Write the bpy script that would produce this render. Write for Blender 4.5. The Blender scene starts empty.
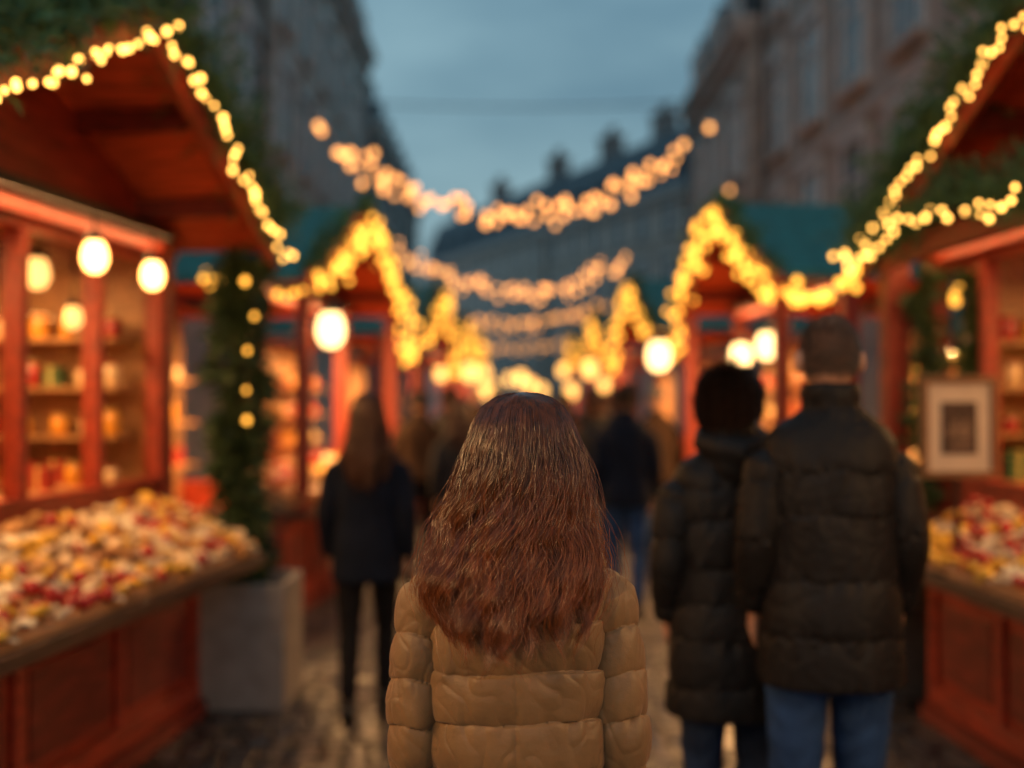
import bpy, bmesh, math, random
import numpy as np
from mathutils import Vector, Matrix
random.seed(7); rng = np.random.default_rng(7)
SC = bpy.context.scene; COL = SC.collection
PI = math.pi; R = math.radians

# ------------------------------------------------------------------ helpers
def tag(o, label=None, cat=None, group=None, kind=None):
    if label: o['label'] = label
    if cat: o['category'] = cat
    if group: o['group'] = group
    if kind: o['kind'] = kind
    return o

def empty(name, loc, rz=0, label=None, cat=None, group=None):
    o = bpy.data.objects.new(name, None); COL.objects.link(o)
    o.location = loc; o.rotation_euler = (0, 0, rz); o.empty_display_size = .1
    return tag(o, label, cat, group)

def inst(name, me, parent=None, loc=(0, 0, 0), rot=(0, 0, 0), sc=(1, 1, 1), mat=None):
    o = bpy.data.objects.new(name, me); COL.objects.link(o)
    o.location = loc; o.rotation_euler = rot; o.scale = sc
    if parent: o.parent = parent
    return o

class MB:
    def __init__(s, sy=1): s.v = []; s.f = []; s.sy = sy
    def add(s, V, F):
        o = len(s.v)
        s.v += [(p[0], p[1] * s.sy, p[2]) for p in V]
        s.f += [tuple(i + o for i in f) for f in F]
        return s
    def hexa(s, P):
        return s.add(P, [(0, 3, 2, 1), (4, 5, 6, 7), (0, 1, 5, 4), (1, 2, 6, 5), (2, 3, 7, 6), (3, 0, 4, 7)])
    def box(s, x0, x1, y0, y1, z0, z1):
        return s.hexa([(x0, y0, z0), (x1, y0, z0), (x1, y1, z0), (x0, y1, z0), (x0, y0, z1), (x1, y0, z1), (x1, y1, z1), (x0, y1, z1)])
    def ell(s, c, r, nu=16, nv=10, M=None):
        V = [(0, 0, r[2])]; F = []
        for j in range(1, nv):
            t = PI * j / nv
            for i in range(nu):
                a = 2 * PI * i / nu
                V.append((r[0] * math.sin(t) * math.cos(a), r[1] * math.sin(t) * math.sin(a), r[2] * math.cos(t)))
        V.append((0, 0, -r[2])); last = len(V) - 1
        for i in range(nu):
            F.append((0, 1 + i, 1 + (i + 1) % nu))
            F.append((last, 1 + (nv - 2) * nu + (i + 1) % nu, 1 + (nv - 2) * nu + i))
            for j in range(nv - 2):
                a = 1 + j * nu + i; b = 1 + j * nu + (i + 1) % nu
                F.append((a, a + nu, b + nu, b))
        if M is not None: V = [M @ Vector(p) for p in V]
        return s.add([(p[0] + c[0], p[1] + c[1], p[2] + c[2]) for p in V], F)
    def tube(s, pts, rad, n=10, rnd=True):
        pts = [Vector(p) for p in pts]
        if not hasattr(rad, '__len__'): rad = [rad] * len(pts)
        P = list(pts); Q = list(rad)
        if rnd:
            d0 = (pts[0] - pts[1]).normalized(); d1 = (pts[-1] - pts[-2]).normalized()
            P = [pts[0] + d0 * rad[0] * .95, pts[0] + d0 * rad[0] * .6] + P + [pts[-1] + d1 * rad[-1] * .6, pts[-1] + d1 * rad[-1] * .95]
            Q = [rad[0] * .3, rad[0] * .8] + Q + [rad[-1] * .8, rad[-1] * .3]
        V = []; F = []; ref = Vector((0, 0, 1))
        t0 = (P[1] - P[0]).normalized()
        if abs(t0.dot(ref)) > .9: ref = Vector((0, 1, 0))
        a = t0.cross(ref).normalized()
        for i, p in enumerate(P):
            t = (P[min(i + 1, len(P) - 1)] - P[max(i - 1, 0)]).normalized()
            a = (a - t * a.dot(t)).normalized(); b = t.cross(a)
            for k in range(n):
                w = 2 * PI * k / n
                V.append(p + (a * math.cos(w) + b * math.sin(w)) * Q[i])
        m = len(P)
        for i in range(m - 1):
            for k in range(n):
                x = i * n + k; y = i * n + (k + 1) % n
                F.append((x, y, y + n, x + n))
        F.append(tuple(range(n - 1, -1, -1))); F.append(tuple((m - 1) * n + k for k in range(n)))
        return s.add(V, F)
    def mesh(s, name, mat, smooth=False, recalc=True):
        me = bpy.data.meshes.new(name); me.from_pydata(s.v, [], s.f)
        if recalc:
            b = bmesh.new(); b.from_mesh(me); bmesh.ops.recalc_face_normals(b, faces=b.faces); b.to_mesh(me); b.free()
        if smooth: me.polygons.foreach_set('use_smooth', [True] * len(me.polygons))
        if mat: me.materials.append(mat)
        me.update(); return me
    def build(s, name, mat, parent=None, smooth=False, bevel=0, loc=(0, 0, 0)):
        o = inst(name, s.mesh(name, mat, smooth), parent, loc)
        if bevel:
            m = o.modifiers.new('bevel', 'BEVEL'); m.width = bevel; m.segments = 2; m.limit_method = 'ANGLE'
        return o

def fastmesh(name, V, F, mat, smooth=True):
    me = bpy.data.meshes.new(name); V = np.asarray(V, dtype=np.float32); F = np.asarray(F, dtype=np.int32)
    me.vertices.add(len(V)); me.vertices.foreach_set('co', V.ravel())
    k = F.shape[1]; me.loops.add(F.size); me.loops.foreach_set('vertex_index', F.ravel())
    me.polygons.add(len(F)); me.polygons.foreach_set('loop_start', np.arange(0, F.size, k, dtype=np.int32))
    me.polygons.foreach_set('loop_total', np.full(len(F), k, dtype=np.int32))
    me.update(calc_edges=True); me.validate()
    if smooth: me.polygons.foreach_set('use_smooth', [True] * len(me.polygons))
    me.materials.append(mat); return me

def grid_faces(nr, nc, wrap=True):
    i = np.arange(nr - 1)[:, None]; j = np.arange(nc if wrap else nc - 1)[None, :]
    a = i * nc + j; b = i * nc + (j + 1) % nc
    return np.stack([a, b, b + nc, a + nc], -1).reshape(-1, 4)

def remesh(mb, name, mat, vox, smooth=3):
    me = mb.mesh(name + '_src', None)
    o = bpy.data.objects.new('tmp', me); COL.objects.link(o)
    m = o.modifiers.new('r', 'REMESH'); m.mode = 'VOXEL'; m.voxel_size = vox; m.use_smooth_shade = True
    m2 = o.modifiers.new('s', 'SMOOTH'); m2.factor = .5; m2.iterations = smooth
    dg = bpy.context.evaluated_depsgraph_get(); dg.update()
    out = bpy.data.meshes.new_from_object(o.evaluated_get(dg)); out.name = name
    bpy.data.objects.remove(o); bpy.data.meshes.remove(me)
    out.polygons.foreach_set('use_smooth', [True] * len(out.polygons))
    out.materials.clear(); out.materials.append(mat); return out

# ------------------------------------------------------------------ materials
def nt(name):
    m = bpy.data.materials.new(name); m.use_nodes = True; t = m.node_tree
    return m, t, t.nodes['Principled BSDF'], t.nodes, t.links

def mat(name, col, rough=.6, var=.35, scale=6, bump=.15, stretch=(1, 1, 1), metal=0, bscale=None, coat=0, sheen=0, island=0, spec=None, bdist=.01, zgrad=None, fine=None):
    m, t, b, N, L = nt(name)
    tc = N.new('ShaderNodeTexCoord'); mp = N.new('ShaderNodeMapping'); mp.inputs['Scale'].default_value = stretch
    L.new(tc.outputs['Object'], mp.inputs['Vector'])
    n = N.new('ShaderNodeTexNoise'); n.inputs['Scale'].default_value = scale; n.inputs['Detail'].default_value = 6
    L.new(mp.outputs[0], n.inputs['Vector'])
    mx = N.new('ShaderNodeMix'); mx.data_type = 'RGBA'
    mx.inputs[6].default_value = (*[c * (1 - var) for c in col], 1); mx.inputs[7].default_value = (*[min(1, c * (1 + var)) for c in col], 1)
    mr = N.new('ShaderNodeMapRange'); mr.inputs[1].default_value = .3; mr.inputs[2].default_value = .7
    L.new(n.outputs['Fac'], mr.inputs[0])
    if island:
        g = N.new('ShaderNodeNewGeometry'); ma = N.new('ShaderNodeMath'); ma.operation = 'MULTIPLY_ADD'
        L.new(g.outputs['Random Per Island'], ma.inputs[0]); ma.inputs[1].default_value = island
        mm = N.new('ShaderNodeMath'); mm.operation = 'MULTIPLY'; mm.inputs[1].default_value = 1 - island
        L.new(mr.outputs[0], mm.inputs[0]); L.new(mm.outputs[0], ma.inputs[2]); L.new(ma.outputs[0], mx.inputs[0])
    else: L.new(mr.outputs[0], mx.inputs[0])
    outc = mx.outputs[2]
    if zgrad:
        sx = N.new('ShaderNodeSeparateXYZ'); L.new(tc.outputs['Object'], sx.inputs[0])
        zr = N.new('ShaderNodeMapRange'); zr.interpolation_type = 'SMOOTHSTEP'
        for i, v in enumerate((zgrad[0], zgrad[2], zgrad[1], zgrad[3])): zr.inputs[i + 1].default_value = v
        L.new(sx.outputs[2], zr.inputs[0]); vm = N.new('ShaderNodeVectorMath'); vm.operation = 'SCALE'
        L.new(outc, vm.inputs[0]); L.new(zr.outputs[0], vm.inputs['Scale']); outc = vm.outputs[0]
    L.new(outc, b.inputs['Base Color'])
    b.inputs['Roughness'].default_value = rough; b.inputs['Metallic'].default_value = metal
    if coat: b.inputs['Coat Weight'].default_value = coat
    if sheen: b.inputs['Sheen Weight'].default_value = sheen
    if spec is not None: b.inputs['Specular IOR Level'].default_value = spec
    if bump:
        n2 = N.new('ShaderNodeTexNoise'); n2.inputs['Scale'].default_value = bscale or scale * 4; n2.inputs['Detail'].default_value = 5
        L.new(mp.outputs[0], n2.inputs['Vector'])
        bp = N.new('ShaderNodeBump'); bp.inputs['Strength'].default_value = bump; bp.inputs['Distance'].default_value = bdist
        L.new(n2.outputs['Fac'], bp.inputs['Height']); last = bp
        if fine:
            n3 = N.new('ShaderNodeTexNoise'); n3.inputs['Scale'].default_value = fine; n3.inputs['Detail'].default_value = 3; L.new(tc.outputs['Object'], n3.inputs['Vector'])
            b3 = N.new('ShaderNodeBump'); b3.inputs['Strength'].default_value = .3; b3.inputs['Distance'].default_value = .001
            L.new(n3.outputs['Fac'], b3.inputs['Height']); L.new(bp.outputs[0], b3.inputs['Normal']); last = b3
        L.new(last.outputs[0], b.inputs['Normal'])
    return m

def emis(name, col, st, sample=True, edge=None):
    m, t, b, N, L = nt(name)
    b.inputs['Base Color'].default_value = (*col, 1); b.inputs['Emission Color'].default_value = (*col, 1)
    b.inputs['Emission Strength'].default_value = st; b.inputs['Roughness'].default_value = .4
    if edge:
        lw = N.new('ShaderNodeLayerWeight'); mx = N.new('ShaderNodeMix'); mx.data_type = 'RGBA'
        L.new(lw.outputs['Facing'], mx.inputs[0]); mx.inputs[6].default_value = (*col, 1); mx.inputs[7].default_value = (*edge, 1)
        L.new(mx.outputs[2], b.inputs['Emission Color'])
    if not sample: m.cycles.emission_sampling = 'NONE'
    return m

def glass(name, tint=(1, 1, 1)):
    m, t, b, N, L = nt(name)
    N.remove(b); out = [n for n in N if n.type == 'OUTPUT_MATERIAL'][0]
    tr = N.new('ShaderNodeBsdfTransparent'); tr.inputs[0].default_value = (*tint, 1)
    gl = N.new('ShaderNodeBsdfGlossy'); gl.inputs['Roughness'].default_value = .03
    fr = N.new('ShaderNodeLayerWeight'); fr.inputs[0].default_value = .13
    mx = N.new('ShaderNodeMixShader'); L.new(fr.outputs['Fresnel'], mx.inputs[0]); L.new(tr.outputs[0], mx.inputs[1]); L.new(gl.outputs[0], mx.inputs[2])
    L.new(mx.outputs[0], out.inputs[0]); return m

M = {}
M['red'] = mat('red_painted_wood', (.29, .033, .012), .45, .45, 5, .3, (1, 6, 6))
M['reddark'] = mat('dark_red_wood', (.16, .02, .01), .5, .45, 5, .3, (1, 6, 6))
M['soffit'] = mat('red_ceiling_boards', (.6, .1, .033), .55, .45, 4, .4, (9, 1, 9))
M['teal'] = mat('teal_shingles', (.025, .17, .155), .6, .4, 12, .5)
M['wood'] = mat('brown_counter_wood', (.07, .032, .018), .45, .5, 4, .3, (1.5, 10, 10))
M['shelfwood'] = mat('shelf_wood', (.38, .19, .075), .5, .4, 4, .2, (1, 8, 8))
M['glass'] = glass('stall_glass', (.97, .96, .93))
M['metal'] = mat('dark_iron', (.03, .028, .025), .4, .3, 20, .1, metal=.6)
M['cable'] = mat('black_cable', (.015, .015, .012), .6, .2, 20, 0)
M['needle'] = mat('fir_needles', (.09, .2, .08), .5, .75, 5, 0, island=.6)
M['ivy'] = mat('dark_evergreen_leaves', (.05, .09, .032), .5, .6, 5, 0, island=.6)
M['trunk'] = mat('bark', (.08, .05, .03), .9, .4, 20, .5)
M['stoneL'] = mat('weathered_beige_stone', (.48, .41, .35), .85, .3, 1.2, .3)
M['stoneL2'] = mat('grey_limestone', (.53, .47, .41), .85, .3, 1.0, .3)
M['stoneR'] = mat('sooty_sandstone', (.44, .40, .36), .85, .35, 1.2, .3)
M['stoneD'] = mat('dark_stucco', (.19, .19, .19), .85, .3, 1.2, .3)
M['stoneF'] = mat('pale_stucco', (.5, .46, .41), .85, .2, 1.0, .2)
M['trim'] = mat('stone_trim', (.58, .54, .5), .8, .2, 3, .2)
M['slate'] = mat('slate_roof', (.045, .075, .10), .5, .4, 4, .3)
M['winframe'] = mat('painted_window_frame', (.7, .7, .68), .5, .1, 5, 0)
M['winglass'] = mat('dark_window_glass', (.09, .13, .16), .08, .3, 1, 0)
M['concrete'] = mat('grey_planter_concrete', (.30, .265, .235), .8, .2, 8, .3)
M['darkbox'] = mat('black_planter', (.03, .03, .03), .6, .3, 8, .2)
M['soil'] = mat('soil', (.04, .025, .015), .95, .4, 30, .6)
M['skin'] = mat('skin', (.5, .27, .18), .5, .12, 12, .05)
M['eye'] = mat('eye_white', (.75, .72, .68), .2, .05, 5, 0)
M['shoe'] = mat('black_shoe_leather', (.02, .018, .016), .4, .3, 12, .1)
M['tan'] = mat('tan_nylon', (.20, .118, .05), .47, .2, 9, .5, bscale=60, bdist=.003, spec=.42, sheen=.12, fine=500)
M['black'] = mat('black_nylon', (.009, .008, .008), .55, .2, 4, .3, bscale=30, bdist=.004, spec=.22)
M['black2'] = mat('charcoal_nylon', (.010, .0095, .0098), .55, .2, 4, .3, bscale=30, bdist=.004, spec=.22)
M['navy'] = mat('navy_wool', (.007, .011, .022), .9, .25, 10, .3, spec=.15)
M['brownc'] = mat('brown_wool', (.04, .022, .013), .9, .25, 10, .3, spec=.15)
M['greyc'] = mat('grey_wool', (.026, .026, .028), .9, .25, 10, .3, spec=.15)
M['redc'] = mat('dark_red_wool', (.08, .016, .014), .9, .25, 10, .3, spec=.15)
M['denim'] = mat('blue_denim', (.018, .05, .14), .85, .35, 9, .4, bscale=40, spec=.2)
M['denimd'] = mat('dark_denim', (.012, .025, .06), .85, .35, 9, .4, bscale=40, spec=.2)
M['legging'] = mat('black_leggings', (.009, .009, .011), .85, .2, 9, .2, spec=.15)
M['knit'] = mat('grey_knit', (.12, .1, .09), .95, .3, 40, .6)
M['hairdark'] = mat('dark_hair', (.05, .025, .014), .34, .6, 8, 0, island=.8)
M['hairgrey'] = mat('greying_hair', (.15, .11, .085), .5, .5, 8, 0, island=.8)
M['hairbrown2'] = mat('mid_brown_hair', (.10, .036, .015), .4, .5, 8, 0, island=.7)
M['hair'] = mat('chestnut_hair', (.22, .066, .019), .25, .8, 9, 0, island=.35, stretch=(8, 8, .8), spec=.85, zgrad=(1.32, 1.05, 1.57, .38))
M['bulbN'] = emis('warm_bulb_near', (1, .48, .09), 8)
M['bulbZ'] = emis('yellow_bulb_far', (1, .44, .05), 3.5, sample=False)
M['bulbS'] = emis('amber_bulb_overhead', (1, .41, .11), 3.6, sample=False)
M['bulbS2'] = emis('amber_bulb_overhead_far', (1, .41, .10), 2.4, sample=False)
M['globe'] = emis('lit_globe', (1, .6, .2), 9, edge=(1, .34, .05))
M['globeFill'] = emis('added_fill_globe', (1, .58, .24), 70)  # for the out-of-view lanterns added as fill on the central figure
M['globeF'] = emis('lit_globe_far', (1, .62, .24), 5)
M['globeG'] = emis('lit_globe_distant', (1, .5, .12), 3.4)
M['globeD'] = emis('dim_globe', (1, .48, .14), 2.4)
M['picframe'] = mat('brown_picture_frame', (.2, .1, .045), .4, .3, 6, .2, (1, 1, 6))
M['mount'] = mat('cream_mount', (.62, .52, .4), .8, .06, 8, .05)
M['print'] = mat('dark_print', (.06, .035, .025), .7, .8, 14, 0)
M['printlight'] = mat('print_lettering', (.3, .2, .13), .7, .3, 14, 0)

def cobble():
    m, t, b, N, L = nt('wet_cobbles')
    tc = N.new('ShaderNodeTexCoord'); mp = N.new('ShaderNodeMapping'); mp.inputs['Scale'].default_value = (8, 6, 8)
    L.new(tc.outputs['Object'], mp.inputs[0])
    v = N.new('ShaderNodeTexVoronoi'); v.feature = 'DISTANCE_TO_EDGE'; v.inputs['Randomness'].default_value = .55; v.inputs['Scale'].default_value = 1
    v2 = N.new('ShaderNodeTexVoronoi'); v2.inputs['Randomness'].default_value = .55; v2.inputs['Scale'].default_value = 1
    for q in (v, v2): L.new(mp.outputs[0], q.inputs['Vector'])
    r = N.new('ShaderNodeValToRGB'); r.color_ramp.elements[0].position = 0; r.color_ramp.elements[0].color = (.1, .1, .1, 1)
    r.color_ramp.elements[1].position = .16; r.color_ramp.elements[1].color = (1, 1, 1, 1); L.new(v.outputs['Distance'], r.inputs[0])
    c = N.new('ShaderNodeMix'); c.data_type = 'RGBA'; c.inputs[6].default_value = (.045, .035, .028, 1); c.inputs[7].default_value = (.13, .10, .08, 1)
    sx = N.new('ShaderNodeSeparateColor'); L.new(v2.outputs['Color'], sx.inputs[0]); L.new(sx.outputs[0], c.inputs[0])
    mul = N.new('ShaderNodeMix'); mul.data_type = 'RGBA'; mul.blend_type = 'MULTIPLY'; mul.inputs[0].default_value = 1
    L.new(c.outputs[2], mul.inputs[6]); L.new(r.outputs[0], mul.inputs[7]); L.new(mul.outputs[2], b.inputs['Base Color'])
    n = N.new('ShaderNodeTexNoise'); n.inputs['Scale'].default_value = 1.4; L.new(tc.outputs['Object'], n.inputs['Vector'])
    rr = N.new('ShaderNodeMapRange'); rr.inputs[1].default_value = .35; rr.inputs[2].default_value = .65; rr.inputs[3].default_value = .28; rr.inputs[4].default_value = .55
    L.new(n.outputs[0], rr.inputs[0]); L.new(rr.outputs[0], b.inputs['Roughness'])
    bp = N.new('ShaderNodeBump'); bp.inputs['Distance'].default_value = .025; bp.inputs['Strength'].default_value = .9
    L.new(r.outputs[0], bp.inputs['Height']); L.new(bp.outputs[0], b.inputs['Normal']); return m
M['cobble'] = cobble()
g = MB(); g.add([(-400, -100, 0), (400, -100, 0), (400, 700, 0), (-400, 700, 0)], [(0, 1, 2, 3)])
tag(g.build('street', M['cobble']), 'damp cobbled market street running between the stalls', 'street', kind='structure')

# ------------------------------------------------------------------ world, sun, camera
w = bpy.data.worlds.new('World'); SC.world = w; w.use_nodes = True
N = w.node_tree.nodes; L = w.node_tree.links; bg = N['Background']; wo = N['World Output']
sky = N.new('ShaderNodeTexSky'); sky.sky_type = 'NISHITA'; sky.sun_disc = False; sky.sun_elevation = R(1.5); sky.sun_rotation = R(200)
L.new(sky.outputs[0], bg.inputs[0]); bg.inputs[1].default_value = .05
tc = N.new('ShaderNodeTexCoord'); mp = N.new('ShaderNodeMapping'); mp.inputs['Scale'].default_value = (2, 2, 6); L.new(tc.outputs['Generated'], mp.inputs[0])
nz = N.new('ShaderNodeTexNoise'); nz.inputs['Scale'].default_value = 1.6; nz.inputs['Detail'].default_value = 5; L.new(mp.outputs[0], nz.inputs['Vector'])
rp = N.new('ShaderNodeValToRGB'); rp.color_ramp.elements[0].position = .35; rp.color_ramp.elements[0].color = (.085, .195, .28, 1)
rp.color_ramp.elements[1].position = .68; rp.color_ramp.elements[1].color = (.19, .34, .42, 1); L.new(nz.outputs[0], rp.inputs[0])
bg2 = N.new('ShaderNodeBackground'); L.new(rp.outputs[0], bg2.inputs[0]); bg2.inputs[1].default_value = 1.0
ad = N.new('ShaderNodeAddShader'); L.new(bg.outputs[0], ad.inputs[0]); L.new(bg2.outputs[0], ad.inputs[1]); L.new(ad.outputs[0], wo.inputs[0])
sl = bpy.data.lights.new('dusk_sun', 'SUN'); sl.energy = .12; sl.angle = R(20); sl.color = (1, .82, .68)
so = bpy.data.objects.new('dusk_sun', sl); COL.objects.link(so); so.rotation_euler = (R(60), 0, R(-20))

cam = bpy.data.cameras.new('camera'); co = bpy.data.objects.new('camera', cam); COL.objects.link(co)
co.location = (0, 0, 1.61); co.rotation_euler = (R(90.8), 0, 0)
cam.lens = 40; cam.sensor_width = 36; cam.clip_end = 1500; cam.clip_start = .05
cam.dof.use_dof = True; cam.dof.focus_distance = 1.96; cam.dof.aperture_fstop = 1.15
SC.camera = co
SC.view_settings.view_transform = 'Standard'

LC = (1, .52, .19)
def area(loc, rot, sx, sy, power, col=LC):
    l = bpy.data.lights.new('stall_lamp_light', 'AREA'); l.shape = 'RECTANGLE'; l.size = sx; l.size_y = sy; l.energy = power; l.color = col
    o = bpy.data.objects.new('stall_lamp_light', l); COL.objects.link(o); o.location = loc; o.rotation_euler = rot; return o

# ------------------------------------------------------------------ foliage
def leaves(P, D, length, width):
    n = len(P); D = D / np.linalg.norm(D, axis=1, keepdims=True)
    A = np.cross(D, rng.normal(size=(n, 3))); A /= np.linalg.norm(A, axis=1, keepdims=True)
    l = (length * rng.uniform(.6, 1.3, n))[:, None]; wd = (width * rng.uniform(.7, 1.3, n))[:, None]
    V = np.stack([P, P + D * l * .45 + A * wd, P + D * l, P + D * l * .45 - A * wd], 1).reshape(-1, 3)
    F = np.arange(4 * n).reshape(n, 4); return V, F

def resample(pts, n):
    pts = np.array(pts, float); s = np.r_[0, np.cumsum(np.linalg.norm(np.diff(pts, axis=0), axis=1))]
    q = np.linspace(0, s[-1], n); return np.stack([np.interp(q, s, pts[:, k]) for k in range(3)], 1)

def garland(pts, r, n, label, mt=None, group=None, ln=.055, wd=.0045):
    P = resample(pts, 400); nc = max(20, n // 28); cs = rng.normal(size=(nc, 3)); cs /= np.linalg.norm(cs, axis=1, keepdims=True)
    ci = rng.integers(0, nc, n); cpos = P[(rng.random(nc) * 399).astype(int)]
    clen = rng.uniform(.4, 1.3, nc) * r; t = rng.random(n)
    pos = cpos[ci] + cs[ci] * (clen[ci] * t)[:, None]
    d = cs[ci] * .8 + rng.normal(size=(n, 3)) * .5
    V, F = leaves(pos, d, ln, wd)
    return tag(inst('garland', fastmesh('garland', V, F, mt or M['needle'], False)), label, 'garland', group)

def sphere_mesh(name, mt, r, sub=2):
    me = bpy.data.meshes.new(name); b = bmesh.new(); bmesh.ops.create_icosphere(b, subdivisions=sub, radius=r); b.to_mesh(me); b.free()
    me.polygons.foreach_set('use_smooth', [True] * len(me.polygons)); me.materials.append(mt); return me
B_near = sphere_mesh('bulb', M['bulbN'], .0125); B_zig = sphere_mesh('bulb', M['bulbZ'], .03, 1); B_s = sphere_mesh('bulb', M['bulbS'], .034, 1); B_s2 = sphere_mesh('bulb', M['bulbS2'], .045, 1)
B_mini = sphere_mesh('bulb', M['bulbZ'], .018, 1)

def string_lights(pts, n, bulb, jit, label, wire=None, group=None, extra=(), name='string_lights'):
    o0 = Vector(pts[0]); root = empty(name, o0, 0, label, 'string lights', group)
    P = resample(pts, n); wp = wire or [tuple(p) for p in resample(pts, 40)]
    m = MB(); m.tube([tuple(Vector(p) - o0) for p in wp], .004, 5, False); m.build('cable', M['cable'], root)
    for i, p in enumerate(list(P) + list(extra)):
        j = [0, 0, 0]
        if i < n: j = np.clip(rng.normal(size=3) * jit, -2 * jit, 2 * jit); j[2] -= .01
        s = random.uniform(.7, 1.2)
        inst('bulb', bulb, root, (p[0] - o0.x + j[0], p[1] - o0.y + j[1], p[2] - o0.z + j[2]), sc=(s, s, s * 1.15))
    return root

def sag(a, b, dz, n=24):
    a = Vector(a); b = Vector(b)
    return [tuple(a.lerp(b, i / n) + Vector((0, 0, -dz * 4 * (i / n) * (1 - i / n)))) for i in range(n + 1)]

def lantern(loc, r, top, mt, label, group=None):
    root = empty('lantern', loc, 0, label, 'lantern', group)
    g = MB(); g.tube([(0, 0, r * 1.3), (0, 0, r * 1.1), (0, 0, r * .5), (0, 0, -.3 * r), (0, 0, -.9 * r), (0, 0, -1.2 * r)], [r * .5, r * .72, r * .95, r, r * .75, r * .4], 20, False); g.build('lamp_globe', M[mt], root, True)
    c = MB(); c.tube([(0, 0, r * 1.25), (0, 0, r * 1.45), (0, 0, r * 1.95), (0, 0, r * 2.2)], [r * .95, r * .9, r * .45, r * .12], 14, False); c.build('cap', M['metal'], root, True)
    k = MB(); k.tube([(0, 0, r * 2.1), (0, 0, max(top - loc[2], r * 2.5))], .005, 6, False); k.build('cord', M['cable'], root)
    return root

# ------------------------------------------------------------------ goods
def star(n=5, r1=.035, r0=.018, h=.012):
    V = []
    for z in (0, h):
        for i in range(2 * n):
            r = r1 if i % 2 == 0 else r0; a = PI * i / n; V.append((r * math.cos(a), r * math.sin(a), z))
    k = 2 * n; F = [tuple(range(k - 1, -1, -1)), tuple(range(k, 2 * k))] + [(i, (i + 1) % k, k + (i + 1) % k, k + i) for i in range(k)]
    return V, F
gm = {}
def col(nm, c, ro=.45): return mat(nm, c, ro, .3, 25, .2)
def _g(key, mb, m, smooth=True): gm[key] = mb.mesh(key, m, smooth)
x = MB(); x.ell((0, 0, .018), (.024, .024, .022)); _g('red_sweet', x, col('red_candy', (.45, .025, .018), .25))
x = MB(); x.ell((0, 0, .014), (.048, .026, .017)); x.ell((.03, .012, .014), (.02, .012, .01)); _g('yellow_sweet', x, col('yellow_candy', (.75, .42, .03), .4))  # yellow sweets, the same ware as the red ones
x = MB(); x.ell((0, 0, .01), (.038, .038, .013)); _g('biscuit', x, col('cream_biscuit', (.72, .54, .33), .7))
x = MB(); x.add(*star(r1=.042, r0=.022)); _g('star_biscuit', x, col('iced_star', (.8, .68, .48), .7), False)
x = MB(); x.tube([(.04 * math.cos(a), .034 * math.sin(a), .014 + .004 * math.sin(2 * a)) for a in np.linspace(-.6, PI + .6, 12)], [.006, .009, .011, .013, .015, .016, .016, .015, .013, .011, .009, .006], 8); _g('pastry', x, col('baked_pastry', (.5, .25, .08), .6))
x = MB(); x.box(-.03, .03, -.018, .018, 0, .016); _g('fudge_piece', x, col('fudge', (.38, .17, .06), .6), False)
def jar(key, c, lidc, r=.045, h=.13):
    x = MB(); x.tube([(0, 0, .0), (0, 0, .008), (0, 0, h * .75), (0, 0, h * .85), (0, 0, h * .9)], [r * .9, r, r, r * .75, r * .7], 14, False)
    a = x.mesh('jar_body', col(key + '_fill', c, .2), True)
    y = MB(); y.tube([(0, 0, h * .9), (0, 0, h)], r * .8, 14, False); b = y.mesh('lid', col(key + '_lid', lidc, .3)); gm[key] = (a, b)
jar('honey', (.65, .28, .03), (.4, .25, .08)); jar('jam', (.35, .03, .02), (.5, .4, .2)); jar('cream', (.65, .46, .25), (.3, .05, .03))
def boxg(key, c):
    x = MB(); x.box(-.06, .06, -.05, .05, 0, .14); x.box(-.062, .062, -.052, .052, .11, .125); a = x.mesh('carton', col(key + '_card', c, .6))
    y = MB(); y.box(-.01, .01, -.056, .056, 0.001, .146); b = y.mesh('ribbon', col(key + '_ribbon', (.6, .45, .15), .4)); gm[key] = (a, b)
boxg('giftred', (.38, .035, .02)); boxg('giftgreen', (.05, .12, .05)); boxg('giftcream', (.6, .42, .24))

def good2(key, name, loc, label, cat, group, sc=1):
    a, b = gm[key]; r = empty(name, loc, random.uniform(-.5, .5), label, cat, group); r.scale = (sc, sc, sc * random.uniform(.8, 1.15))
    inst('carton' if 'gift' in key else 'glass_body', a, r); inst('ribbon' if 'gift' in key else 'lid', b, r)
GN = {'honey': 'amber honey jar', 'jam': 'red jam jar', 'cream': 'pale preserve jar', 'giftred': 'red gift carton', 'giftgreen': 'green gift carton', 'giftcream': 'cream gift carton'}
def rgood(p, zn, where, side, sc):
    key = random.choice(['honey', 'jam', 'cream', 'giftred', 'giftgreen', 'honey', 'honey', 'cream', 'jam']); isg = 'gift' in key; c = GN[key]
    good2(key, 'gift_box' if isg else 'jar', p, f'{c} on the {zn} {where} inside the {side}', 'box' if isg else 'jar', f'{c}s on the {zn} {where} of the {side}', sc)

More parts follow.
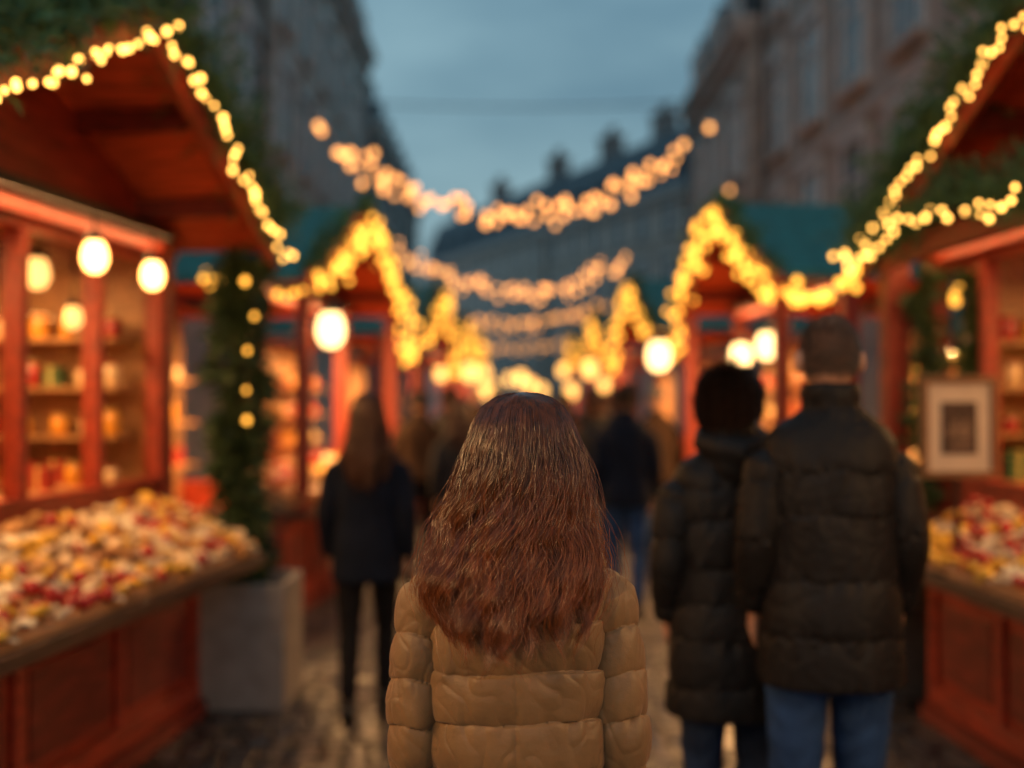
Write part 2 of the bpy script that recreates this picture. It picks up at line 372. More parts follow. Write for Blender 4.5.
# ------------------------------------------------------------------ stalls
def stall(label, P0, P1, s, eave=2.45, peak=3.2, sb=.55, D=2.3, windows=0, open_side=False, cend=None, beam=False, power=22, strip=10, group=None, side='left', shelves=True, goods=True, cw=0., fpost=False, bo=.2):
    P0 = Vector(P0); P1 = Vector(P1); d = P1 - P0; W = d.length; mid = (P0 + P1) / 2; ang = math.atan2(d.y, d.x)
    root = empty('market_stall', (mid.x, mid.y, 0), ang, label, 'market stall', group)
    ca, sa = math.cos(ang), math.sin(ang)
    def LW(u, w_, z): w_ *= s; return Vector((mid.x + u * ca - w_ * sa, mid.y + u * sa + w_ * ca, z))
    hb = W / 2 - .18; hW = W / 2; cend = cend if cend is not None else hb
    nb = lambda: MB(s)
    def slope(mb, w0, w1, o0, o1, e=0):
        for q in (-1, 1):
            x0 = q * (hW + e); ze = eave - e * (peak - eave) / hW
            mb.hexa([(x0, w0, ze + o0), (0, w0, peak + o0), (0, w1, peak + o0), (x0, w1, ze + o0), (x0, w0, ze + o1), (0, w0, peak + o1), (0, w1, peak + o1), (x0, w1, ze + o1)])
    m = nb(); slope(m, .0, D + .1, .03, .085, .04); m.build('roof', M['teal'], root)
    m = nb(); slope(m, .005, D + .05, -.005, .026, .0); m.build('ceiling', M['soffit'], root)
    m = nb(); slope(m, -.045, -.003, -.11, .07, .02); m.build('fascia', M['red'], root)
    for q in (-1, 1):
        for t in (.33, .72):
            zz = eave + (peak - eave) * (1 - t) - .01; m = nb(); m.box(q * hW * t - .03, q * hW * t + .03, .02, D, zz - .1, zz - .0); m.build('purlin', M['reddark'], root)
    if beam:
        m = nb(); m.box(-hW + .05, hW - .05, -.002, .07, eave - .08, eave + .05); m.build('tie_beam', M['red'], root, bevel=.006)
    zt = eave - .06
    for q in (-1, 1):
        m = nb(); m.box(q * hb - .06, q * hb + .06, sb - .06, sb + .06, .0, zt); m.build('post', M['red'], root, bevel=.008)
        if not windows or open_side:
            m = nb(); m.box(q * hb - .05, q * hb + .05, .0, .1, .8, eave + .02); m.build('post', M['red'], root, bevel=.008)
    if fpost:
        m = nb(); m.box(hb - .07, hb + .07, .02, .16, 0, eave + .02); m.build('post', M['red'], root, bevel=.008)
    m = nb(); m.box(-hb - .08, hb + .08, sb - .07, sb + .07, zt, zt + .15); m.build('beam', M['red'], root, bevel=.006)
    m = nb(); m.add([(-hb, sb + .0, zt + .152), (hb, sb + .0, zt + .152), (0, sb, peak - .08), (-hb, sb + .04, zt + .152), (hb, sb + .04, zt + .152), (0, sb + .04, peak - .08)], [(0, 1, 2), (5, 4, 3), (0, 3, 4, 1), (1, 4, 5, 2), (2, 5, 3, 0)])
    m.build('gable_panel', M['red'], root)
    m = nb(); m.box(-hb, hb, D - .1, D - .04, 0, eave); m.build('back_wall', M['shelfwood'], root)
    for q in (-1, 1):
        m = nb(); zz = .8 if open_side else eave + .04
        m.box(q * hb - .03, q * hb + .03, sb + .062, D - .102, 0, zz); m.build('side_wall', M['shelfwood' if windows else 'red'], root)
    m = nb(); m.box(-hb + .05, hb - .05, sb + .06, D - .12, .04, .1); m.build('floor', M['shelfwood'], root)
    m = nb(); m.box(-hb - .05, cend, cw, sb - .062, .742, .80); m.build('counter_top', M['wood'], root, bevel=.004)
    cb = cend - .28; bw = cw + bo
    m = nb(); m.box(-hb, cb, bw, sb - .065, .09, .74)
    nP = max(2, int((cb + hb) / .62)); pw = (cb + hb) / nP
    for i in range(nP + 1):
        xx = -hb + i * pw; m.box(xx - .04, xx + .04, bw - .028, bw - .001, .09, .74)
    m.box(-hb - .04, cb + .04, bw - .03, bw - .002, .66, .741); m.box(-hb - .04, cb + .04, bw - .032, bw - .002, .088, .19)
    m.build('counter_front', M['red'], root, bevel=.005)
    for i in range(nP):
        m = nb(); m.box(-hb + i * pw + .085, -hb + (i + 1) * pw - .085, bw - .015, bw - .0005, .24, .61); m.build('panel', M['reddark'], root, bevel=.008)
    m = nb(); m.box(-hb - .06, cb + .06, bw - .06, sb - .065, 0, .085); m.build('plinth', M['reddark'], root)
    if goods:
        m = nb(); u0, u1 = -hb, cend - .03
        m.hexa([(u0, cw + .04, .802), (u1, cw + .04, .802), (u1, sb - .065, .802), (u0, sb - .065, .802), (u0, cw + .04, .82), (u1, cw + .04, .82), (u1, sb - .065, 1.08), (u0, sb - .065, 1.08)])
        m.build('display_board', M['shelfwood'], root)
    if windows:
        m = nb(); m.box(-hb + .06, hb - .06, sb - .04, sb + .04, .8, 1.14); m.build('sill_wall', M['red'], root)
        ww = (2 * hb - .12) / windows
        for i in range(windows):
            a = -hb + .06 + i * ww; b = a + ww; m = nb(); f = .028
            m.box(a + .002, a + f, sb - .045, sb + .045, 1.142, zt - .002); m.box(b - f, b - .002, sb - .045, sb + .045, 1.142, zt - .002)
            m.box(a + f, b - f, sb - .043, sb + .043, 1.142, 1.142 + f + .02); m.box(a + f, b - f, sb - .043, sb + .043, zt - f - .02, zt - .002)
            w_ = m.build('window', M['red'], root, bevel=.004)
            p = nb(); p.add([(a + f, sb, 1.19), (b - f, sb, 1.19), (b - f, sb, zt - .05), (a + f, sb, zt - .05)], [(0, 1, 2, 3)]); p.build('pane', M['glass'], w_)
        for zi, z in enumerate((1.16, 1.42, 1.68, 1.94)):
            m = nb(); m.box(hb - .30, hb - .04, sb + .1, D - .15, z - .02, z); m.build('shelf', M['shelfwood'], root); k = sb + .18
            while k < D - .25:
                rgood(LW(hb - .19, k, z + .001), ('lowest', 'second', 'third', 'top')[zi], 'end wall shelf', side, random.uniform(.75, 1.2)); k += random.uniform(.1, .2)
        m = nb(); m.box(-hb + .08, hb - .35, sb + .1, sb + .32, 1.16, 1.18); m.build('shelf', M['shelfwood'], root); k = -hb + .5
        while k < hb - .5:
            rgood(LW(k, sb + .2, 1.181), 'low', 'window shelf', side, random.uniform(.7, 1.0)); k += random.uniform(.15, .3)
    m = nb(); m.box(-hb * .6, hb * .6, 1.05, 1.2, eave - .12, eave - .06); m.build('ceiling_lamp', M['metal'], root)
    area(LW(0, 1.12, eave - .13), (0, 0, ang), hb * 1.2, .14, power)
    if strip:
        m = nb(); m.box(-hb + .1, hb - .1, sb - .14, sb - .072, zt + .08, zt + .13); m.build('lamp_strip', M['metal'], root)
        area(LW(0, sb - .11, zt + .075), (R(18) * -s, 0, ang), 2 * hb - .25, .05, strip)
    if shelves:
        zs = (1.05, 1.38, 1.72) if windows else (1.0, 1.4, 1.8)
        for zi, z in enumerate(zs):
            w0, w1 = (sb + .75, sb + 1.0) if windows else (D - .42, D - .12)
            m = nb(); m.box(-hb + .06, hb - .4, w0, w1, z - .025, z); m.build('shelf', M['shelfwood'], root)
            k = -hb + .2; zn = ('lower', 'middle', 'upper')[zi]
            while k < hb - .45:
                rgood(LW(k, (w0 + w1) / 2, z + .001), zn, 'long shelf', side, random.uniform(1.0, 1.45))
                k += random.uniform(.16, .26) if windows else random.uniform(.28, .42)
    return root, LW, hb, hW

def heap(LW, u0, u1, sb, step, kinds, where, sc=1.0, cw=0., rest=.7):
    names = {'red_sweet': ('sweet', 'round glossy red sweet', 'sweet'), 'yellow_sweet': ('yellow_sweet', 'oblong yellow sweet', 'candied fruit'), 'biscuit': ('biscuit', 'round cream biscuit', 'biscuit'),
             'star_biscuit': ('star_biscuit', 'pale iced star biscuit', 'biscuit'), 'pastry': ('pastry', 'golden crescent pastry', 'pastry'), 'fudge_piece': ('fudge_piece', 'brown oblong fudge piece', 'fudge')}
    u = u0
    while u < u1:
        w_ = cw + .07
        while w_ < sb - .1:
            ph = math.sin(u * 4.1 + 1 + w_ * 3) + math.sin(w_ * 11 + u * 2.7)
            k = kinds[int((ph + 2) / 4 * len(kinds) * .999)] if random.random() < rest else random.choice(kinds)
            z = .822 + .26 * (w_ - cw - .04) / (sb - cw - .105) + random.uniform(0, .03)
            p = LW(u + random.uniform(-.02, .02), w_ + random.uniform(-.02, .02), z)
            nm, lb, ct = names[k]; q = random.uniform(.8, 1.25) * sc
            o = inst(nm, gm[k], None, p, (random.uniform(-.7, .7), random.uniform(-.7, .7), random.uniform(0, 6.28)), (q, q, q))
            tag(o, f'{lb} in the heap on the {where}', ct, f'{lb}s heaped on the {where}')
            w_ += step
        u += step

def gable_pts(LW, hW, eave, peak, w_, dz):
    return [tuple(LW(-hW, w_, eave + dz)), tuple(LW(0, w_, peak + dz)), tuple(LW(hW, w_, eave + dz))]
def wavy(pts, n, amp, k):
    P = resample(pts, n); P[:, 2] += -amp * np.abs(np.sin(np.linspace(0, PI * k, n))); return [tuple(p) for p in P]

KS = ['red_sweet', 'star_biscuit', 'biscuit', 'yellow_sweet', 'red_sweet', 'pastry', 'biscuit', 'star_biscuit', 'yellow_sweet', 'biscuit', 'fudge_piece']
r, LW, hb, hW = stall('large red wooden stall with sweets counter and windows at left foreground', (-1.76, 3.18), (-1.37, 6.36), 1, peak=3.24, windows=4, cend=1.27, D=2.1, side='left foreground stall', power=60, strip=13, cw=-.12, bo=.3)
heap(LW, -1.2, 1.21, .55, .06, KS, 'left foreground stall counter', 1.05, -.12, .8)
gp = gable_pts(LW, hW, 2.45, 3.24, -.06, .06)
garland([tuple(Vector(p) + Vector((0, 0, .07))) for p in gp], .21, 28000, 'thick fir garland along the gable of the left foreground stall', ln=.05)
string_lights(wavy(gable_pts(LW, hW, 2.45, 3.24, -.13, -.04), 120, .03, 14), 68, B_near, .018, 'warm string lights along the gable edge of the left foreground stall')
r, LW, hb, hW = stall('red wooden stall with framed picture and sweets counter at right foreground', (2.33, 2.75), (2.13, 6.8), -1, peak=3.28, windows=6, cend=1.22, sb=.34, D=2.0, beam=True, side='right foreground stall', power=64, strip=14, cw=-.26, fpost=True)
heap(LW, -.9, 1.17, .34, .066, ['biscuit', 'red_sweet', 'star_biscuit', 'yellow_sweet', 'red_sweet', 'star_biscuit', 'red_sweet'], 'right foreground stall counter', 1.05, -.26, .8)
gp = gable_pts(LW, hW, 2.45, 3.28, -.06, .06)
garland([tuple(Vector(p) + Vector((0, 0, .07))) for p in gp], .21, 28000, 'thick fir garland along the gable of the right foreground stall', ln=.05)
string_lights(wavy(gable_pts(LW, hW, 2.45, 3.28, -.13, -.04), 120, .03, 16), 80, B_near, .018, 'warm string lights along the gable edge of the right foreground stall')
bp = [tuple(LW(-hW + .1 + (2 * hW - .1) * i / 12, -.07, 2.56 - .06 * math.sin(i * 1.3))) for i in range(13)]
garland(bp, .16, 20000, 'fir garland along the crossbeam of the right foreground stall', ln=.045)
string_lights([(p[0] - .12, p[1], p[2] - .08) for p in bp], 48, B_near, .022, 'warm string lights along the crossbeam of the right foreground stall')
garland([tuple(LW(hb - .16, .2, 2.3)), tuple(LW(hb - .16, .2, 1.0))], .11, 5000, 'dark evergreen swag hanging beside the far post of the right foreground stall', M['ivy'], ln=.05, wd=.012)

stalls = [
 ('red stall with glowing open front, second on the left', (-1.50, 8.15), (-1.12, 11.4), 1, 'second left stall'),
 ('red stall with teal gable roof, third on the left', (-1.2, 14.8), (-.95, 18.0), 1, 'third left stall'),
 ('distant red stall outlined by yellow lights, fourth on the left', (-1.05, 21.0), (-.9, 24.2), 1, 'fourth left stall'),
 ('farthest lit stall on the left beside the crowd', (-1.0, 27), (-.8, 30.2), 1, 'farthest left stall'),
 ('red stall with teal roof behind the couple, second on the right', (1.9, 8.0), (1.68, 11.3), -1, 'second right stall'),
 ('red stall with teal gable roof, third on the right', (1.78, 14.1), (1.62, 17.3), -1, 'third right stall'),
 ('distant red stall outlined by yellow lights, fourth on the right', (1.7, 20.3), (1.6, 23.5), -1, 'fourth right stall'),
 ('farthest lit stall on the right beside the crowd', (1.6, 26.5), (1.55, 29.7), -1, 'farthest right stall')]
for i, (lb, a, b, s, sd) in enumerate(stalls):
    near = i in (0, 4)
    r, LW, hb, hW = stall(lb, a, b, s, open_side=True, side=sd, power=230, strip=22, goods=near, shelves=near or i in (1, 5))
    string_lights(wavy(gable_pts(LW, hW, 2.45, 3.2, -.1, -.02), 80, .05, 8), 84 if near else 66, B_zig, .05 if near else .055, f'yellow string lights outlining the gable of the {sd}')
    if near: heap(LW, -hb + .05, hb - .1, .55, .11, ['biscuit', 'red_sweet', 'pastry', 'yellow_sweet'], f'{sd} counter', 1.7)
    garland([tuple(Vector(p) + Vector((0, 0, .06))) for p in gable_pts(LW, hW, 2.45, 3.2, -.05, .05)], .12, 2500, f'fir garland on the gable of the {sd}', ln=.07, wd=.01)
for lb, a, b, s, sd in (('out-of-view red stall added beside the viewer on the left', (-1.98, -.9), (-1.72, 2.3), 1, 'stall left of the viewer'), ('out-of-view red stall added beside the viewer on the right', (2.45, -1.2), (2.3, 2.1), -1, 'stall right of the viewer')):  # unseen stalls, added to carry lamps that light the central figure's back
    r, LW, hb, hW = stall(lb, a, b, s, open_side=True, side=sd, power=40, strip=40, goods=False, shelves=False)
    for u in (-.9, .0, .9): lantern(tuple(LW(u, .1, 2.2)), .09, 2.45, 'globeFill', f'unseen lantern, added for fill light, hanging from the {sd}', f'added fill lanterns of the {sd}')

string_lights(sag((-1.37, 6.42, 2.42), (-1.95, 7.2, 2.42), .08) + sag((-1.95, 7.2, 2.40), (-1.5, 8.15, 2.42), .1), 38, B_mini, .025, 'yellow string lights linking the first and second left stalls')
string_lights(sag((2.13, 6.82, 2.42), (1.9, 7.98, 2.42), .13), 24, B_zig, .035, 'yellow string lights linking the first and second right stalls')
string_lights(sag((-1.12, 11.4, 2.4), (-1.2, 14.8, 2.42), .3), 38, B_zig, .05, 'yellow string lights linking the second and third left stalls')
string_lights(sag((1.68, 11.3, 2.4), (1.78, 14.1, 2.42), .3), 34, B_zig, .05, 'yellow string lights linking the second and third right stalls')
string_lights(sag((-.95, 18, 2.4), (-1.05, 21, 2.42), .3), 28, B_zig, .05, 'yellow string lights linking the third and fourth left stalls')
string_lights(sag((1.62, 17.3, 2.4), (1.7, 20.3, 2.42), .3), 28, B_zig, .05, 'yellow string lights linking the third and fourth right stalls')
def over(y, xa, za, xb, zb, dz, n, b, lb, extra=(), j=.06, zw=7.5):
    pts = sag((xa, y, za), (xb, y, zb), dz)
    string_lights(pts, n, b, j, lb, wire=[(-6.0, y, zw)] + pts + [(6.25, y, zw)], extra=extra)
over(12, -1.93, 4.42, 1.76, 4.22, .74, 96, B_s, 'nearest amber string of lights sagging across the street', extra=[(2.09, 12, 4.49)], j=.07)
over(17, -1.8, 3.95, 1.7, 3.7, .6, 80, B_s, 'second amber string of lights across the street, below the nearest', extra=[(3.26, 17, 4.75)], j=.07)
over(25, -1.9, 3.75, 1.95, 3.75, .5, 60, B_s2, 'third amber string of lights across the street', j=.07)
over(36, -2, 3.6, 2.2, 3.6, .4, 46, B_s2, 'farthest amber string of lights across the street', j=.08)
m = MB(); m.tube(sag((-6, 30, 9.6), (6.3, 30, 9.6), .25), .02, 6, False); tag(m.build('overhead_cable', M['cable']), 'thin bare cable crossing the evening sky between the houses', 'cable')

lantern((-1.80, 4.9, 2.225), .055, 2.42, 'globe', 'larger lit lantern before the window of the left foreground stall')
lantern((-1.74, 5.5, 2.21), .053, 2.42, 'globe', 'lit lantern near the corner post of the left foreground stall')
lantern((-2.30, 5.5, 2.22), .06, 2.42, 'globeD', 'dim lantern inside the left stall, behind the left window')
lantern((-2.2, 5.7, 2.02), .045, 2.42, 'globeD', 'small dim lantern low inside the left foreground stall')
lantern((-1.33, 8.35, 2.12), .1, 2.4, 'globeF', 'round lit globe at the near corner of the second left stall')
lantern((1.42, 11.0, 2.03), .11, 2.4, 'globeF', 'round lit globe hanging between the rows right of centre')
lantern((1.95, 8.7, 2.02), .08, 2.4, 'globeF', 'lit globe behind the couple, right of the pair')
lantern((1.85, 9.2, 1.96), .08, 2.4, 'globeF', 'lit globe behind the couple, left of the pair')
lantern((-.95, 15.2, 1.95), .07, 2.4, 'globeG', 'distant lit globe at the third left stall')
lantern((1.5, 18.5, 1.85), .08, 2.4, 'globeG', 'distant lit globe at the fourth right stall')
for i, (x_, y_, z_) in enumerate([(-.75, 20.5, 2.1), (-.6, 25, 1.8), (-.7, 29, 2.3), (1.5, 22, 2.2), (1.35, 26, 1.8), (1.4, 31, 2.4), (.9, 34, 1.9), (-.1, 38, 2.3), (-.5, 33, 1.95), (.5, 30, 2.0), (.2, 26, 2.1)]):
    lantern((x_, y_, z_), .13, 2.9, 'globeG', 'far golden lantern in the glow at the end of the street', 'far golden lanterns at the end of the street')
lantern((2.95, 5.3, 2.1), .06, 2.42, 'globeD', 'dim lantern inside the right foreground stall')

root = empty('framed_picture', (2.06, 5.25, .80), R(4), 'brown framed picture with cream mount on the right counter', 'picture')
def fr(mb, x0, x1, z0, z1, t, y0, y1):
    mb.box(x0, x1, y0, y1, z0, z0 + t); mb.box(x0, x1, y0, y1, z1 - t, z1); mb.box(x0, x0 + t, y0, y1, z0 + t, z1 - t); mb.box(x1 - t, x1, y0, y1, z0 + t, z1 - t)
m = MB(); fr(m, -.18, .18, .45, .92, .032, -.02, .012); m.build('frame', M['picframe'], root, bevel=.005)
m = MB(); m.box(-.15, .15, -.004, .006, .48, .89); m.build('mount', M['mount'], root)
m = MB(); m.box(-.085, .085, -.008, -.005, .56, .80); m.build('print', M['print'], root)
m = MB(); m.box(-.055, .055, -.011, -.009, .585, .592); m.box(-.045, .045, -.011, -.009, .605, .612)
for i in range(6): m.box(-.05 + i * .018, -.04 + i * .018, -.011, -.009, .63 + .01 * (i % 2), .69 + .02 * (i % 3))
m.build('print_motif', M['printlight'], root)
m = MB(); m.box(-.01, .01, .013, .035, .0, .88); m.box(-.1, .1, -.02, .1, 0, .015); m.build('stand', M['metal'], root)

def planter(loc, hx, hy, h, mt, label):
    root = empty('planter', loc, 0, label, 'planter')
    m = MB(); t = .035
    m.box(-hx, hx, -hy, -hy + t, 0, h); m.box(-hx, hx, hy - t, hy, 0, h); m.box(-hx, -hx + t, -hy + t, hy - t, 0, h); m.box(hx - t, hx, -hy + t, hy - t, 0, h)
    m.build('box_body', M[mt], root, bevel=.008)
    m = MB(); m.box(-hx + t, hx - t, -hy + t, hy - t, .02, h - .06); m.build('soil', M['soil'], root)
def column_tree(loc, z0, z1, r, n, label, name='conifer', taper=.4, leaf=(.05, .013), spread=.035):
    root = empty(name, loc, 0, label, 'shrub')
    m = MB(); m.tube([(0, 0, 0), (.01, 0, (z0 + z1) / 2), (0, 0, z1 - .1)], [.025, .018, .006], 8, False); m.build('trunk', M['trunk'], root)
    nc = n // 40; cz = rng.uniform(z0, z1, nc); ca = rng.uniform(0, 2 * PI, nc); tt = (cz - z0) / (z1 - z0)
    rad = r * (1 - (1 - taper) * tt ** 1.5) * rng.uniform(.2, 1.3, nc) * (1 + .25 * np.sin(cz * 7 + 1)); c = np.stack([rad * np.cos(ca), rad * np.sin(ca), cz], 1)
    ci = rng.integers(0, nc, n); pos = c[ci] + rng.normal(size=(n, 3)) * spread
    d = pos * [1, 1, 0] + rng.normal(size=(n, 3)) * .06 + [0, 0, -.03]
    V, F = leaves(pos, d, *leaf); inst('crown', fastmesh('crown', V, F, M['ivy'], False), root)
planter((-1.44, 6.15, 0), .265, .26, .655, 'concrete', 'square grey concrete planter at the end of the left foreground counter')
column_tree((-1.53, 6.36, .60), 0, 1.8, .11, 8000, 'tall loose evergreen in the grey planter beside the left stall', taper=.85, leaf=(.065, .014))
planter((2.06, 6.35, 0), .25, .25, .55, 'darkbox', 'black planter beside the right foreground counter')
column_tree((2.08, 6.33, .5), 0, .4, .2, 4000, 'low leafy shrub in the black planter on the right', 'low_shrub', .8)
string_lights([(-1.42, 6.2, 2.3), (-1.40, 6.17, 2.05), (-1.45, 6.15, 1.8), (-1.39, 6.15, 1.55), (-1.40, 6.15, 1.45)], 5, B_mini, .03, 'short hanging string of bulbs on the loose evergreen')

# ------------------------------------------------------------------ buildings
def building(name, label, P0, P1, s, H, depth, z_first, fh, floors, cols, wm, roofH=2.5, chim=(), ww=1.1, wh=1.9, dormer=True):
    P0 = Vector(P0); P1 = Vector(P1); d = P1 - P0; W = d.length; mid = (P0 + P1) / 2
    root = empty(name, (mid.x, mid.y, 0), math.atan2(d.y, d.x), label, 'building'); nb = lambda: MB(s); h = W / 2
    m = nb(); m.box(-h, h, 0, depth, 0, H); m.build('wall', M[wm], root)
    m = nb(); m.box(-h - .05, h + .05, -.45, depth, H + .002, H + .25); m.box(-h, h, -.3, -.002, H - .3, H); m.build('cornice', M['trim'], root)
    for f in range(floors):
        z = z_first + f * fh
        m = nb(); m.box(-h, h, -.1, -.002, z - .75, z - .55); m.build('string_course', M['trim'], root)
        for c in range(cols):
            u = -h + (c + .5) * W / cols
            m = nb(); a, b = u - ww / 2, u + ww / 2
            fr_ = lambda x0, x1, z0, z1, y0, y1: m.box(x0, x1, y0, y1, z0, z1)
            fr_(a - .14, a, z, z + wh, -.09, -.002); fr_(b, b + .14, z, z + wh, -.09, -.002); fr_(a - .2, b + .2, z + wh, z + wh + .22, -.14, -.002)
            fr_(u - .035, u + .035, z, z + wh, -.06, -.026); fr_(a, b, z + wh * .66, z + wh * .66 + .06, -.061, -.026)
            w_ = m.build('window', M['winframe'], root)
            p = nb(); p.box(a, b, -.024, -.002, z, z + wh); p.build('pane', M['winglass'], w_)
            p = nb(); p.box(a - .2, b + .2, -.2, -.002, z - .12, z - .002); p.build('sill', M['trim'], w_)
    if roofH:
        m = nb(); z = H + .252
        m.hexa([(-h, -.1, z), (h, -.1, z), (h, depth, z), (-h, depth, z), (-h, 1.2, z + roofH), (h, 1.2, z + roofH), (h, depth - 1, z + roofH), (-h, depth - 1, z + roofH)])
        rf = m.build('roof', M['slate'], root)
        if dormer:
            for c in range(0, cols):
                u = -h + (c + .5) * W / cols; q = nb(); q.box(u - .5, u + .5, .15, 1.6, z + .2, z + 1.6); q.hexa([(u - .6, .05, z + 1.6), (u + .6, .05, z + 1.6), (u + .6, 1.7, z + 1.6), (u - .6, 1.7, z + 1.6), (u - .1, .05, z + 2), (u + .1, .05, z + 2), (u + .1, 1.7, z + 2), (u - .1, 1.7, z + 2)])
                q.build('dormer', M['slate'], rf)
        for u in chim:
            q = nb(); q.box(u * h - .7, u * h + .7, 2, 3, H + .25, z + roofH + 1.6); q.box(u * h - .8, u * h + .8, 1.9, 3.1, z + roofH + 1.6, z + roofH + 1.8)
            for k in (-.4, 0, .4): q.tube([(u * h + k, 2.5, z + roofH + 1.8), (u * h + k, 2.5, z + roofH + 2.4)], .13, 8, False)
            q.build('chimney', M['stoneD'], rf)
    m = nb(); m.tube([(h - .3, -.12, 0), (h - .3, -.12, H)], .07, 8, False); m.build('drainpipe', M['metal'], root)
    return root
building('stone_house', 'tall beige stone house behind the left foreground stall', (-6, 7), (-6, 27), 1, 16.5, 10, 4.6, 3.3, 4, 7, 'stoneL', wh=2.2, ww=1.3)
building('stone_house', 'grey limestone house further along the left side', (-5.8, 27.1), (-5.8, 45), 1, 15.0, 10, 4.6, 3.2, 4, 6, 'stoneL2', 1.9, wh=2.1, ww=1.3)
building('town_house', 'dark far house with dormers closing the left row', (-5.6, 45.1), (-5.6, 66), 1, 12.4, 10, 4.6, 3.2, 3, 7, 'stoneD', 3.4, chim=(.2,))
building('stone_house', 'tall sandstone house with cornice behind the right foreground stall', (7.0, 6), (6.7, 30), -1, 15.5, 10, 4.4, 3.4, 4, 8, 'stoneR', wh=2.3, ww=1.4)
building('town_house', 'narrow dark house with slate roof beyond the sandstone one', (6.3, 30.1), (6.3, 40), -1, 11.6, 10, 4.6, 3.2, 3, 3, 'stoneR', 3.0, chim=(.5,), wh=2.1, ww=1.3)
building('terrace_house', 'pale terrace with slate roof at the right of the street bend', (10, 56), (2.2, 74), -1, 12.4, 9, 4.2, 3.1, 3, 7, 'stoneF', 3.6, chim=(-.1, .55))
building('terrace_house', 'pale terrace closing the far end of the street bend', (2.1, 74.2), (-7.5, 97), -1, 12.6, 9, 4.2, 3.1, 3, 8, 'stoneF', 3.6, chim=(-.75, .1, .8))

# ------------------------------------------------------------------ people
def hand(mb, wr, d, sgn, s):
    d = Vector(d).normalized(); a = Vector((0, 1, 0)); a = (a - d * a.dot(d)).normalized(); n = Vector((-sgn, 0, 0)); n = (n - d * n.dot(d) - a * n.dot(a)).normalized()
    wr = Vector(wr)
    for i, (o, l) in enumerate(((.027, .072), (.009, .082), (-.009, .076), (-.026, .058))):
        k = wr + d * .085 * s + a * o * s
        mb.tube([wr + a * o * .5 * s, k], [.014 * s, .0125 * s], 8)
        p1 = k + (d * .95 + n * .25).normalized() * l * .45 * s; p2 = p1 + (d * .75 + n * .65).normalized() * l * .32 * s; p3 = p2 + (d * .4 + n * .9).normalized() * l * .25 * s
        mb.tube([k, p1, p2, p3], [.0098 * s, .009 * s, .0083 * s, .0072 * s], 8)
    b = wr + d * .025 * s + a * .018 * s
    mb.tube([b, b + (a * .75 + d * .7 + n * .3).normalized() * .038 * s, b + (a * .75 + d * .7 + n * .3).normalized() * .038 * s + (d + n * .5 + a * .1).normalized() * .032 * s], [.0135 * s, .0115 * s, .009 * s], 8)

def head(mb, H, s, yaw, hy=0.01):
    Rz = Matrix.Rotation(yaw, 3, 'Z')
    def P(x, y, z): v = Rz @ Vector((x * s, y * s, 0)); return (v.x, v.y + hy, H + z * s)
    def E(x, y, z, rx, ry, rz): mb.ell(P(x, y, z), (rx * s, ry * s, rz * s), 20, 14, Rz)
    E(0, -.008, -.10, .076, .095, .10); E(0, .03, -.15, .058, .065, .078); E(0, .055, -.2, .03, .03, .022); E(0, -.02, -.15, .062, .07, .06)
    E(0, .092, -.145, .012, .02, .02); E(0, .088, -.13, .008, .012, .03)
    E(0, .083, -.178, .024, .012, .006); E(0, .081, -.188, .02, .012, .007); E(0, .075, -.112, .05, .016, .01)
    for q in (-1, 1): E(q * .085, -.01, -.13, .014, .02, .033); E(q * .04, .055, -.155, .022, .02, .02)
    return P

def body_mesh(name, H, s, arms, legs, yaw, vox, shw, shz, hipz, k=1.0):
    mb = MB(); P = head(mb, H, s, yaw)
    mb.tube([(0, -.01, H - .19 * s), (0, -.015, H - .27 * s), (0, -.015, shz)], [.052 * s, .055 * s, .06 * s], 14)
    mb.tube([(-shw * .6, -.005, shz - .06), (0, -.005, shz - .035), (shw * .6, -.005, shz - .06)], [.045 * s, .06 * s, .045 * s], 14)
    cz = (shz + hipz) / 2
    for x0 in (-.06, .06): mb.tube([(x0 * s, 0, shz - .13), (x0 * .8 * s, 0, cz), (x0 * s, 0, hipz)], [.085 * s, .075 * s, .09 * s], 14)
    for a in arms:
        a0 = Vector(a[0]); a0.x *= .86; a0.z -= .03
        mb.tube([a0, a[1]], [.042 * s, .036 * s], 12); mb.tube([a[1], a[2]], [.036 * s, .026 * s], 12)
        hand(mb, a[2], Vector(a[2]) - Vector(a[1]), 1 if a[0][0] > 0 else -1, s)
    for l in legs:
        mb.tube([l[0], l[1]], [.08 * s, .052 * s * k], 14); mb.tube([l[1], Vector(l[1]).lerp(Vector(l[2]), .35), l[2]], [.05 * s * k, .052 * s * k, .033 * s * k], 14)
        mb.tube([l[2], (l[2][0], l[2][1] + .15 * s, l[2][2] - .045 * s)], [.034 * s * k, .025 * s], 10)
    return remesh(mb, name, M['skin'], vox)

def trousers_mesh(H, s, legs, hipz, mt, k=1.0):
    mb = MB(); mb.tube([(-.055 * s, 0, hipz + .08), (.055 * s, 0, hipz + .08)], .11 * s, 14); mb.tube([(-.055 * s, 0, hipz), (.055 * s, 0, hipz)], .11 * s, 14)
    for l in legs:
        A = Vector(l[2]); mb.tube([l[0], l[1]], [.1 * s, .075 * s * k], 14); mb.tube([l[1], Vector(l[1]).lerp(A, .35), A + Vector((0, 0, .02))], [.075 * s * k, .074 * s * k, .06 * s * k], 14)
    me = remesh(mb, 'trousers', mt, .011, 3)
    n = len(me.vertices); c = np.empty(n * 3, dtype=np.float32); me.vertices.foreach_get('co', c); c = c.reshape(-1, 3)
    q = np.sin(c[:, 2] * 70 + np.sin(c[:, 0] * 40) * 2) * np.sin(c[:, 1] * 30 + c[:, 2] * 13); c[:, :2] += (q * .003)[:, None]
    me.vertices.foreach_set('co', c.ravel()); me.update(); return me

